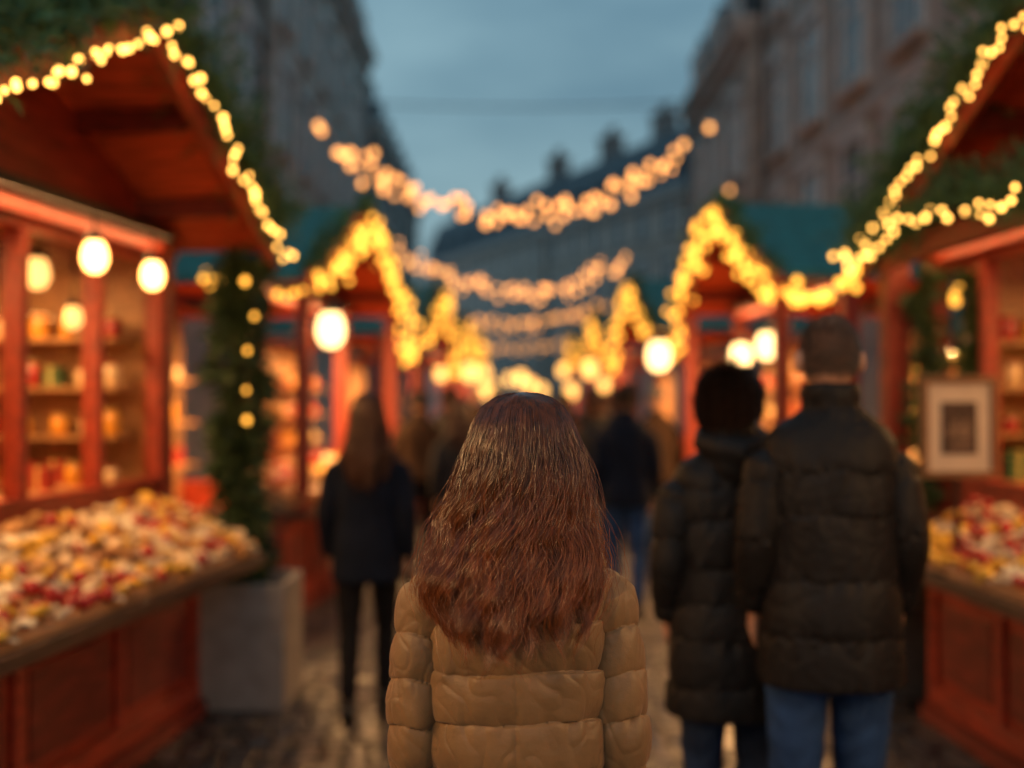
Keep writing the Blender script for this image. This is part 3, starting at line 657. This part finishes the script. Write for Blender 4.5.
def shoe_mesh(s):
    mb = MB(); mb.ell((0, .055 * s, .045 * s), (.045 * s, .135 * s, .045 * s)); mb.tube([(0, -.02 * s, .05 * s), (0, -.025 * s, .13 * s)], [.05 * s, .048 * s], 12, False); mb.box(-.04 * s, .04 * s, -.065 * s, .175 * s, 0, .025 * s)
    return remesh(mb, 'shoe', M['shoe'], .008, 3)

def rfield(P, freq, seed, n=22, aniso=(1, 1, 1)):
    rg = np.random.default_rng(seed); k = rg.normal(size=(n, 3)); k /= np.linalg.norm(k, axis=1, keepdims=True)
    k = k * (freq * rg.uniform(.6, 1.4, n))[:, None] * np.array(aniso); p = rg.uniform(0, 6.28, n)
    out = 0
    for i in range(n): out = out + np.sin(P[..., 0] * k[i, 0] + P[..., 1] * k[i, 1] + P[..., 2] * k[i, 2] + p[i])
    return out / math.sqrt(n) * 1.1

def bulgef(t, e=.52): return np.clip(np.sin(PI * np.clip(t, 0, 1)), 0, 1) ** e
def cloth(P3, dist, band, pucker, wob, seed):
    P3 = P3 + (band * 3.7)[..., None] * np.array([1., 0, 0])
    g1 = rfield(P3, 190, seed, aniso=(1, 1, .22)); g2 = rfield(P3, 95, seed + 1, aniso=(1, 1, .35))
    f = rfield(P3, 22, seed + 2); f1 = rfield(P3, 45, seed + 3, aniso=(1, 1, .6)); f2 = rfield(P3, 120, seed + 4, aniso=(1, 1, .7))
    fold = np.clip(1 - np.abs(f1) * 1.4, 0, 1) ** 1.6; fold2 = np.clip(1 - np.abs(f2) * 1.4, 0, 1) ** 1.6
    return pucker * .8 * g1 * np.exp(-dist / .02) + pucker * 1.2 * g2 * np.exp(-dist / .035) + wob * .45 * f - wob * .38 * fold - wob * .28 * fold2

def puffer(name, mt, prof, seams, puff, arms, arad, aseam, apuff, parent, nseg=144, step=.006, pucker=.003, p=2.35, ph=0.0, wob=.005, centre=False):
    prof = np.array(prof, float); seed = int(ph * 100) + 5
    s = np.r_[0, np.cumsum(np.hypot(np.diff(prof[:, 0]), np.diff(prof[:, 1])))]
    nr = int(s[-1] / step); q = np.linspace(0, s[-1], nr)
    def smooth(v):
        k = max(3, int(.03 / step)) | 1; pad = np.pad(v, k // 2, mode='edge'); return np.convolve(pad, np.ones(k) / k, 'valid')
    z = np.interp(q, s, prof[:, 0]); hw = smooth(np.interp(q, s, prof[:, 1])); hd = smooth(np.interp(q, s, prof[:, 2])); yc = smooth(np.interp(q, s, prof[:, 3]))
    top = int(np.argmax(z)); inner = (np.arange(nr) > top)
    A = np.linspace(0, 2 * PI, nseg, endpoint=False)[None, :]; Z = z[:, None] + 0 * A
    sz = np.array(seams); Zs = Z + .004 * np.sin(2 * A + ph) + .002 * np.sin(5 * A + ph + Z * 9)
    idx = np.clip(np.searchsorted(sz, Zs) - 1, 0, len(sz) - 2); t = (Zs - sz[idx]) / (sz[idx + 1] - sz[idx])
    dist = np.minimum(np.abs(Zs - sz[idx]), np.abs(sz[idx + 1] - Zs))
    c, sn = np.cos(A), np.sin(A)
    X = hw[:, None] * np.sign(c) * np.abs(c) ** (2 / p); Y = hd[:, None] * np.sign(sn) * np.abs(sn) ** (2 / p)
    P3 = np.stack([X, Y, Z], -1)
    disp = puff * bulgef(t) + cloth(P3, dist, idx.astype(float), pucker, wob, seed)
    if centre: disp = disp - .0035 * np.exp(-(np.abs(X + .004) / .005) ** 1.2) * (Y < 0) * (Z < 1.235)
    disp = np.where(inner[:, None], 0, disp)
    nx = c / np.maximum(hw[:, None], .02); ny = sn / np.maximum(hd[:, None], .02); nn = np.hypot(nx, ny); nx /= nn; ny /= nn
    slope = np.gradient(hw, q)[:, None]; nzv = np.clip(-slope, 0, 1.5); nl = np.sqrt(1 + nzv ** 2)
    V = [np.stack([X + nx * disp / nl, Y + ny * disp / nl + yc[:, None], Z + disp * nzv / nl], -1).reshape(-1, 3)]; F = [grid_faces(nr, nseg)]
    off = nr * nseg; ring = V[0][:nseg].copy(); in1 = ring * [.93, .93, 1] + [0, 0, -.004]; in2 = ring * [.9, .9, 1] + [0, 0, .03]
    V.append(np.vstack([in1, in2])); a = np.arange(nseg); b = (a + 1) % nseg
    F.append(np.stack([a, off + a, off + b, b], 1)); F.append(np.stack([off + a, off + nseg + a, off + nseg + b, off + b], 1)); off += 2 * nseg
    for si, arm in enumerate(arms):
        P = resample(np.array(arm, float), 400)
        k = 61; pad = np.pad(P, ((k // 2, k // 2), (0, 0)), mode='edge'); Ps = np.stack([np.convolve(pad[:, i], np.ones(k) / k, 'valid') for i in range(3)], 1)
        Ps[0] = P[0]; Ps[-1] = P[-1]
        L_ = np.r_[0, np.cumsum(np.linalg.norm(np.diff(Ps, axis=0), axis=1))]; n = int(L_[-1] / step); q = np.linspace(0, L_[-1], n)
        C_ = np.stack([np.interp(q, L_, Ps[:, i]) for i in range(3)], 1); rr = np.interp(q / L_[-1], np.linspace(0, 1, len(arad)), arad)
        T = np.gradient(C_, axis=0); T /= np.linalg.norm(T, axis=1, keepdims=True); ref = np.array([0, 1., 0])
        U = ref[None] - T * (T @ ref)[:, None]; U /= np.linalg.norm(U, axis=1, keepdims=True); W_ = np.cross(T, U)
        ns = 150; A2 = np.linspace(0, 2 * PI, ns, endpoint=False)[None, :]; Q = q[:, None] + .005 * np.sin(A2 * 2 + si * 2 + ph)
        f = (Q + .03 + si * .012) / aseam; t = f - np.floor(f); dist = np.minimum(t, 1 - t) * aseam
        PP = C_[:, None] + U[:, None] * (np.cos(A2) * rr[:, None])[..., None] + W_[:, None] * (np.sin(A2) * rr[:, None])[..., None]
        d_ = apuff * bulgef(t) + cloth(PP, dist, np.floor(f), pucker, wob, seed + 20 + si)
        sh = np.clip(q / .06, .0, 1) ** .5; rad = rr[:, None] * sh[:, None] + d_ * sh[:, None]
        rad = rad * np.where((L_[-1] - q) < .02, .9, 1)[:, None]
        P3 = C_[:, None] + U[:, None] * (np.cos(A2) * rad)[..., None] + W_[:, None] * (np.sin(A2) * rad)[..., None]
        P3 = np.concatenate([P3, C_[-1:, None] + (P3[-1:] - C_[-1:, None]) * .8, C_[-1:, None] - T[-1:, None] * .04 + (P3[-1:] - C_[-1:, None]) * .75], 0)
        V.append(P3.reshape(-1, 3)); F.append(grid_faces(n + 2, ns) + off); off += (n + 2) * ns
    me = fastmesh(name, np.vstack(V), np.vstack(F), mt)
    b = bmesh.new(); b.from_mesh(me); bmesh.ops.recalc_face_normals(b, faces=b.faces); b.to_mesh(me); b.free()
    return inst(name, me, parent)

def strand_mesh(P, rad, mt, name='hair'):
    n, m, _ = P.shape; T = np.gradient(P, axis=1); T /= np.linalg.norm(T, axis=2, keepdims=True) + 1e-9
    ref = np.array([.3, .9, .1]); A = np.cross(T, ref); A /= np.linalg.norm(A, axis=2, keepdims=True) + 1e-9; B = np.cross(T, A)
    V = np.stack([P + rad[..., None] * (math.cos(w) * A + math.sin(w) * B) for w in (0, 2.094, 4.189)], 2).reshape(-1, 3)
    i = np.arange(n)[:, None, None] * m * 3; j = np.arange(m - 1)[None, :, None] * 3; k = np.arange(3)[None, None, :]; k2 = (k + 1) % 3
    a = i + j + k; b = i + j + k2; F = np.stack([a, b, b + 3, a + 3], -1).reshape(-1, 4)
    return V, F

def hair_long(parent, top, s, tab, n, mt, zend, wave=.012, nclump=80, rad=.0011, yoff=-.01, shell_end=None, m=26, xskew=None, conv=.7, side_up=.065, wl=.14, esd=.02, q0m=.03, cks=.045, curl=0.):
    tab = np.array(tab, float) * [s, s, s]; z = top + tab[:, 0]; Wt = tab[:, 1]; Dt = tab[:, 2]
    arc = np.r_[0, np.cumsum(np.hypot(np.diff(z), np.diff(np.hypot(Wt, Dt)) * .7))]
    def pos(phi, q, k):
        zz = np.interp(q, arc, z); W = np.interp(q, arc, Wt); D = np.interp(q, arc, Dt)
        low = np.clip((top - .22 * s - zz) / (.08 * s), 0, 1)
        cy = np.cos(phi); cyl = cy * (1 - low) + (.5 + .5 * np.maximum(cy, 0)) * low
        return W * np.sin(phi) * k, -D * cyl * k + yoff, zz
    cphi = np.sort(rng.uniform(-R(120), R(120), nclump)); cend = zend + side_up * s * (np.abs(cphi) / R(90)) ** 2 + rng.normal(size=nclump) * esd
    cph = 2.6 * np.sin(cphi * 2.1 + 1) + 1.5 * np.sin(cphi * 5 + 2) + rng.normal(size=nclump) * .6
    cfr = wl * rng.uniform(.88, 1.15, nclump); camp = rng.uniform(.6, 1.5, nclump) * wave; ck = 1 + rng.uniform(-1.1, 1, nclump) * cks; cdrift = rng.normal(size=nclump) * .12
    ci = rng.integers(0, nclump, n); dphi = rng.normal(size=n) * .15; drad = rng.normal(size=n)
    qe = np.interp(-cend[ci] + rng.normal(size=n) * .024, -z, arc); q0 = rng.uniform(0, q0m, n) * s
    u = np.linspace(0, 1, m)[None, :]; q = q0[:, None] + (qe - q0)[:, None] * u
    low = np.clip((q - .09 * s) / (.24 * s), 0, 1); low = low * low * (3 - 2 * low)
    phi = cphi[ci][:, None] + dphi[:, None] * (1 - conv * low) + cdrift[ci][:, None] * low
    prof_ = (.03 * np.exp(-(dphi / .1) ** 2))[:, None] * low
    k = 1 + (ck[ci] - 1)[:, None] * (.25 + .75 * low) - .02 * low + (drad * .011)[:, None] + prof_; k = 1 + (k - 1) * np.clip(q / (.1 * s), .12, 1)
    X, Y, Z = pos(phi, q, k)
    pj = rng.normal(size=n)[:, None] * .22
    th = Z / cfr[ci][:, None] * 6.28 + cph[ci][:, None] + pj
    wv = camp[ci][:, None] * low * np.sin(th); wr = camp[ci][:, None] * .8 * low * (1 + np.cos(th))
    tip = np.clip((u - .8) / .2, 0, 1) ** 2 * curl * np.sin(cph * 3)[ci][:, None]
    X = X + (wv + tip) * np.cos(phi) + wr * np.sin(phi) * .5; Y = Y + wv * np.sin(phi) * .5 - (wr * .9 + np.abs(tip) * .5) * np.maximum(np.cos(phi), .2)
    if xskew is not None: X = X + xskew(Z)
    fl = rng.random(n) < .05; X = X + np.where(fl[:, None], rng.normal(size=n)[:, None] * .016 * low, 0); Y = Y + np.where(fl[:, None], -np.abs(rng.normal(size=n))[:, None] * .014 * low, 0)
    fa = rng.normal(size=(n, 1)); X = X + .0007 * low * np.sin(Z * 150 + fa * 9); Y = Y + .0007 * low * np.cos(Z * 130 + fa * 7)
    P = np.stack([X, Y, Z], -1); rr = rad * (1.05 - .8 * u ** 3) * np.ones((n, 1))
    V, F = strand_mesh(P, rr, mt)
    se = shell_end if shell_end is not None else zend + .08; qa = np.linspace(0, np.interp(-se, -z, arc), 40)[:, None]; ph = np.linspace(-R(125), R(125), 60)[None, :]
    X, Y, Z = pos(ph + 0 * qa, qa + 0 * ph, .89 + .012 * np.sin(ph * 22)); Z = Z - .004
    if xskew is not None: X = X + xskew(Z)
    SV = np.stack([X, Y, Z], -1).reshape(-1, 3); SF = grid_faces(40, 60, False) + len(V)
    ph = np.linspace(R(125), R(235), 24)[None, :]; qa = np.linspace(0, .10 * s, 14)[:, None]
    X, Y, Z = pos(ph + 0 * qa, qa + 0 * ph, .93); FV = np.stack([X, Y, Z], -1).reshape(-1, 3); FF = grid_faces(14, 24, False) + len(V) + len(SV)
    return inst('hair', fastmesh('hair', np.vstack([V, SV, FV]), np.vstack([F, SF, FF]), mt), parent)

def hair_short(parent, P, s, mt, n=5000, length=.02, bald=False, low=-.19, rad=.0011, puff=1.05):
    d = rng.normal(size=(n * 3, 3)); d /= np.linalg.norm(d, axis=1, keepdims=True)
    hz = -.10 + d[:, 2] * .098; keep = (d[:, 1] < .45 - .8 * np.clip(-d[:, 2], 0, 1)) & (hz > low)
    if bald: keep &= ~((d[:, 2] > .75) & (rng.random(len(d)) < .45))
    d = d[keep][:n]; base = np.stack([d[:, 0] * .076, -.008 + d[:, 1] * .096, -.10 + d[:, 2] * .101], 1)
    tuft = (.05 if bald else .25) * np.sin(d[:, :1] * 14 + d[:, 1:2] * 9) * np.array([[1, .6, .4]])
    flow = d * .55 + np.array([0, -.25, -.75]) + rng.normal(size=d.shape) * .2 + tuft; flow /= np.linalg.norm(flow, axis=1, keepdims=True)
    L_ = length * rng.uniform(.6, 1.3, len(d)); u = np.linspace(0, 1, 5)
    pts = base[:, None] + d[:, None] * (.35 * L_[:, None] * u[None] * (1.6 - .6 * u[None]))[..., None] + flow[:, None] * (L_[:, None] * u[None])[..., None]
    o = np.array(P(0, 0, 0)); ex = np.array(P(1, 0, 0)) - o; ey = np.array(P(0, 1, 0)) - o; ez = np.array(P(0, 0, 1)) - o
    pts = o + pts[..., :1] * ex + pts[..., 1:2] * ey + pts[..., 2:] * ez
    V, F = strand_mesh(pts, np.full(pts.shape[:2], rad), mt)
    if bald: return inst('hair', fastmesh('hair', V, F, mt), parent)
    th = np.linspace(0.02, PI, 30)[:, None]; ph = np.linspace(0, 2 * PI, 48, endpoint=False)[None, :]
    D3 = np.stack([np.sin(th) * np.cos(ph), np.sin(th) * np.sin(ph), np.cos(th) + 0 * ph], -1)
    k = puff; X = D3[..., 0] * .076 * k; Y = -.008 + D3[..., 1] * .096 * k; Z = -.10 + D3[..., 2] * .101 * k
    ok = (D3[..., 1] < .4 - .8 * np.clip(-D3[..., 2], 0, 1)) & (Z > low)
    S = (o + X[..., None] * ex + Y[..., None] * ey + Z[..., None] * ez).reshape(-1, 3); g_ = grid_faces(30, 48); okf = ok.reshape(-1)[g_].all(1)
    return inst('hair', fastmesh('hair', np.vstack([V, S]), np.vstack([F, g_[okf] + len(V)]), mt), parent)

def mklegs(s, st, hipz, dx=.09):
    out = []
    for q in (-1, 1):
        f = st * q
        out.append([(q * dx * s, 0, hipz), (q * (dx + .005) * s, .04 * s + .10 * f, hipz * .53), (q * dx * s, -.02 * s + .17 * f, .085 * s + max(0, -f) * .06)])
    return out
def put_shoes(root, s, legs, st):
    me = shoe_mesh(s)
    for q, l in zip((-1, 1), legs): inst('shoe', me, root, (l[2][0], l[2][1] - .01, l[2][2] - .085 * s), (-max(0, -st * q) * .9, 0, -q * .08))
def put_eyes(root, P, s):
    for q in (-1, 1): m = MB(); m.ell(P(q * .032, .076, -.128), (.013 * s, .012 * s, .009 * s), 12, 8); m.build('eye', M['eye'], root, True)

# ---- central figure
H = 1.615; s = .92
girl = empty('person', (.010, 2.05, 0), R(0), 'person in tan quilted jacket with long wavy chestnut hair, seen from behind in the centre', 'person')
shz = 1.34; hipz = .80; arms = [[(q * .145, 0, 1.28), (q * .185, -.015, 1.03), (q * .175, .05, .82)] for q in (-1, 1)]
legs = mklegs(s, .25, hipz)
inst('body', body_mesh('body', H, s, arms, legs, 0, .006, .145, shz, hipz), girl)
P = head(MB(), H, s, 0); put_eyes(girl, P, s)
inst('trousers', trousers_mesh(H, s, legs, hipz, M['denimd'], .95), girl); put_shoes(girl, s, legs, .25)
prof = [(.76, .165, .125, 0), (.86, .163, .12, 0), (.95, .158, .117, 0), (1.05, .155, .113, 0), (1.15, .157, .113, 0), (1.22, .159, .112, 0), (1.28, .163, .106, 0), (1.325, .152, .096, 0), (1.355, .12, .084, 0), (1.38, .088, .076, 0), (1.395, .07, .068, 0), (1.44, .078, .074, 0), (1.455, .07, .068, 0), (1.42, .06, .058, 0), (1.37, .055, .055, 0)]
seams = [.755, .80, .885, .97, 1.055, 1.14, 1.225, 1.31, 1.39, 1.465]
garm = [[(q * .125, 0, 1.308), (q * .157, -.002, 1.248), (q * .173, -.008, 1.14), (q * .182, -.018, 1.02), (q * .179, .0, .93), (q * .168, .045, .84)] for q in (-1, 1)]
puffer('jacket', M['tan'], prof, seams, .0095, garm, [.055, .052, .050, .048, .044, .04], .078, .0075, girl, 620, .0017, .0030, ph=.7, wob=.005, centre=True)
tab = [(0.006, 0, 0), (.004, .028, .035), (-.003, .05, .06), (-.02, .073, .084), (-.05, .089, .102), (-.09, .1, .112), (-.13, .105, .116), (-.18, .109, .112), (-.22, .117, .114), (-.27, .132, .126), (-.31, .142, .138), (-.345, .14, .144), (-.38, .127, .148), (-.42, .11, .15), (-.46, .094, .152), (-.5, .088, .152)]
skew = lambda z: np.interp(z, [1.1, 1.25, 1.35, 1.5], [.0, -.012, -.006, .010])
hair_long(girl, 1.618, 1.0, tab, 26000, M['hair'], 1.243, .0135, 66, .0006, -.008, 1.30, 36, skew, conv=.6, side_up=.035, wl=.13, esd=.022, cks=.045, curl=.022)

# ---- generic adult
def adult(label, loc, H, rz, coat, hem, trs, st=.4, yaw=0, hair=None, hmat=None, w=1.0, arm=None, vox=.0065, nseg=128, step=.007, seam=.11, puff=.014, collar=.07, group=None, hood=False, pk=.003, hat=False, ph=0., hairn=5000, lendz=.35, wob=.005, srad=1.0, tk=1.0):
    s = H / 1.75; root = empty('person', (loc[0], loc[1], 0), rz, label, 'person', group)
    shz = H * .82; hipz = H * .51; sw = .185 * s * w
    arm = arm or [[(q * sw, -.0, shz - .05), (q * (sw + .05 * s), -.03 + .05 * st * -q, H * .64), (q * (sw + .05 * s), .06 - .1 * st * q, H * .50)] for q in (-1, 1)]
    legs = mklegs(s, st, hipz)
    inst('body', body_mesh('body', H, s, arm, legs, yaw, vox, sw, shz, hipz, tk), root); P = head(MB(), H, s, yaw); put_eyes(root, P, s)
    inst('trousers', trousers_mesh(H, s, legs, hipz, trs, tk), root); put_shoes(root, s, legs, st)
    prof = [(hem, .222 * s * w, .155 * s, 0), ((hem + H * .6) / 2, .213 * s * w, .15 * s, 0), (H * .6, .198 * s * w, .138 * s, 0), (H * .70, .198 * s * w, .138 * s, 0), (H * .77, .203 * s * w, .132 * s, 0), (H * .80, .195 * s * w, .118 * s, 0), (shz, .17 * s * w, .105 * s, 0), (shz + .028, .125 * s * w, .092 * s, 0), (shz + .05, .09 * s, .083 * s, 0), (shz + .065, .074 * s, .074 * s, 0), (shz + .06 + collar, .076 * s, .078 * s, 0), (shz + .072 + collar, .07 * s, .07 * s, 0), (shz + .05 + collar, .06 * s, .06 * s, 0), (shz + .03, .055 * s, .055 * s, 0)]
    top = shz + .055; ns = max(2, round((top - hem) / seam)); seams = [hem - .01 + (top - hem + .01) * (i + (.12 * math.sin(i * 2.4 + ph) if 0 < i < ns else 0)) / ns for i in range(ns + 1)] + [shz + .09 + collar]
    am = []
    for a in arm:
        a0, a1, a2 = [Vector(v) for v in a]
        am.append([tuple(a0 + Vector((-.02 * s * (1 if a0.x > 0 else -1), 0, .01))), tuple(a0.lerp(a1, .35)), tuple(a1), tuple(a1.lerp(a2, .5)), tuple(a2)])
    puffer('coat', coat, prof, seams, puff, am, [.07 * s * w * srad, .068 * s * srad, .064 * s * srad, .058 * s * srad, .05 * s * srad], seam * .95, puff * .8, root, nseg, step, pk, ph=ph, wob=wob)
    if hood:
        mb = MB(); z = shz + .07
        mb.tube([(-.085 * s, .03, z + .03), (-.105 * s, -.05, z), (-.06 * s, -.11 * s, z - .015), (0, -.13 * s, z - .03), (.06 * s, -.11 * s, z - .015), (.105 * s, -.05, z), (.085 * s, .03, z + .03)], [.025, .036, .045, .05, .045, .036, .025], 14)
        mb.ell((0, -.11 * s, z - .06), (.09 * s, .045 * s, .08 * s))
        inst('hood', remesh(mb, 'hood', coat, .01, 5), root)
    if hair == 'long':
        t2 = [(.008, 0, 0), (.003, .03, .04), (-.015, .06, .078), (-.05, .082, .1), (-.12, .09, .114), (-.18, .094, .118), (-.24, .105, .13), (-.32, .12, .17), (-.42, .11, .185), (-.5, .09, .185), (-.6, .08, .175)]
        hair_long(root, H + .008, s, t2, hairn, hmat, H - lendz, .008, 50, .0014, 0, None, 16)
    elif hair in ('short', 'bald', 'crop'):
        hair_short(root, P, s, hmat, hairn, {'short': .034, 'bald': .006, 'crop': .02}[hair], hair == 'bald', {'short': -.175, 'bald': -.175, 'crop': -.16}[hair], .0012, {'short': 1.01, 'bald': 1.01, 'crop': 1.035}[hair])
    if hat:
        mb = MB(); c = P(0, -.01, -.065); mb.ell(c, (.09 * s, .108 * s, .085 * s)); mb.tube([(c[0] + .088 * s * math.cos(a), c[1] + .106 * s * math.sin(a), c[2] - .02) for a in np.linspace(0, 6.28, 24)], .016, 8); mb.ell((c[0], c[1], c[2] + .1 * s), (.03, .03, .03))
        inst('knit_hat', remesh(mb, 'knit_hat', M['knit'], .008, 3), root)
    return root

marm = [[(q * .175, 0, 1.46), (q * .214, -.03, 1.20), (q * .214, .05, 1.0)] for q in (-1, 1)]
adult('tall person with cropped greying hair, dark quilted coat and blue jeans', (.935, 3.35), 1.86, R(-2), M['black'], .79, M['denim'], .3, 0, 'bald', M['hairgrey'], .89, marm, .006, 240, .0045, .16, .006, .06, pk=.003, ph=1.2, hairn=7000, wob=.006, tk=.95)
warm = [[(q * .165, 0, 1.355), (q * .205, -.03, 1.08), (q * .195, .05, .92)] for q in (-1, 1)]
adult('shorter dark haired person in long black padded coat beside the tall one', (.70, 3.64), 1.715, R(4), M['black2'], .62, M['denimd'], .3, R(-32), 'short', M['hairdark'], .93, warm, .006, 240, .0045, .12, .007, .05, hood=True, pk=.003, ph=2.2, hairn=8000, wob=.006, tk=.9)
adult('person with long brown hair in navy jacket and black leggings by the left stalls', (-.735, 5.8), 1.64, R(3), M['navy'], .70, M['legging'], .55, 0, 'long', M['hairbrown2'], .88, None, .008, 96, .01, .3, .003, .04, pk=.0015, ph=3, hairn=4000, lendz=.42, tk=.78)
crowd = [(.86, 8.6, 1.74, 'navy', 'denim', 'short', 'hairdark', 'person in navy coat and blue jeans walking behind the couple, right of centre'),
 (-.83, 10.2, 1.7, 'brownc', 'legging', 'crop', 'hairdark', 'person in brown coat in the crowd, just right of the navy coated walker'),
 (-.42, 9.3, 1.62, 'greyc', 'denimd', 'long', 'hairbrown2', 'long haired person in grey coat left of the central head'),
 (-.7, 13, 1.76, 'navy', 'legging', 'crop', 'hairdark', 'distant tall person in navy coat in the left of the crowd'),
 (1.42, 11.2, 1.72, 'brownc', 'denimd', None, None, 'distant person in brown coat and knit hat by the right stalls'),
 (.95, 13.4, 1.78, 'black2', 'legging', 'crop', 'hairdark', 'tall distant person in black coat in the right of the crowd'),
 (.52, 11.5, 1.68, 'redc', 'legging', 'long', 'hairdark', 'distant person in dark red coat right of the central head'),
 (-.2, 14.2, 1.74, 'greyc', 'legging', None, None, 'distant person in grey coat and knit hat behind the central head'),
 (-1.1, 13.2, 1.7, 'black2', 'legging', 'short', 'hairgrey', 'distant person in black coat closest to the left stalls'),
 (.3, 16.5, 1.75, 'navy', 'legging', 'crop', 'hairdark', 'far person in navy coat in the middle of the street'),
 (1.3, 16.0, 1.7, 'greyc', 'legging', 'short', 'hairdark', 'far person in grey coat near the right stalls'),
 (-.55, 18, 1.78, 'brownc', 'legging', 'crop', 'hairdark', 'far person in brown coat near the left stalls'),
 (.8, 20, 1.75, 'black2', 'legging', 'crop', 'hairdark', 'farthest person in black coat right of the middle'),
 (-.1, 21, 1.72, 'navy', 'legging', 'short', 'hairdark', 'farthest person in navy coat left of the middle'),
 (.72, 9.9, 1.66, 'black2', 'legging', 'short', 'hairbrown2', 'brown haired person in black coat partly behind the navy coated one'),
 (-.9, 15.6, 1.72, 'redc', 'legging', 'crop', 'hairdark', 'far person in dark red coat at the third left stall'),
 (1.15, 12.3, 1.7, 'navy', 'denimd', 'short', 'hairdark', 'distant person in navy coat and dark jeans near the right globe'),
 (-.62, 11.3, 1.74, 'black2', 'legging', 'short', 'hairdark', 'person in black coat between the brown coat and the central head')]
for i, (x_, y_, h_, ct, tr, hr, hm, lb) in enumerate(crowd):
    adult(lb, (x_, y_), h_, R(random.uniform(-12, 12)) + (PI if i in (7, 11) else 0), M[ct], random.uniform(.7, .9), M[tr], random.choice([.5, -.5, .7, -.6]), 0, hr, M[hm] if hm else None, .9, None, .009, 64, .014, .3, .003, .04, hat=hr is None, pk=.001, ph=i, hairn=900, tk=.88)
print('objects', len(bpy.data.objects))
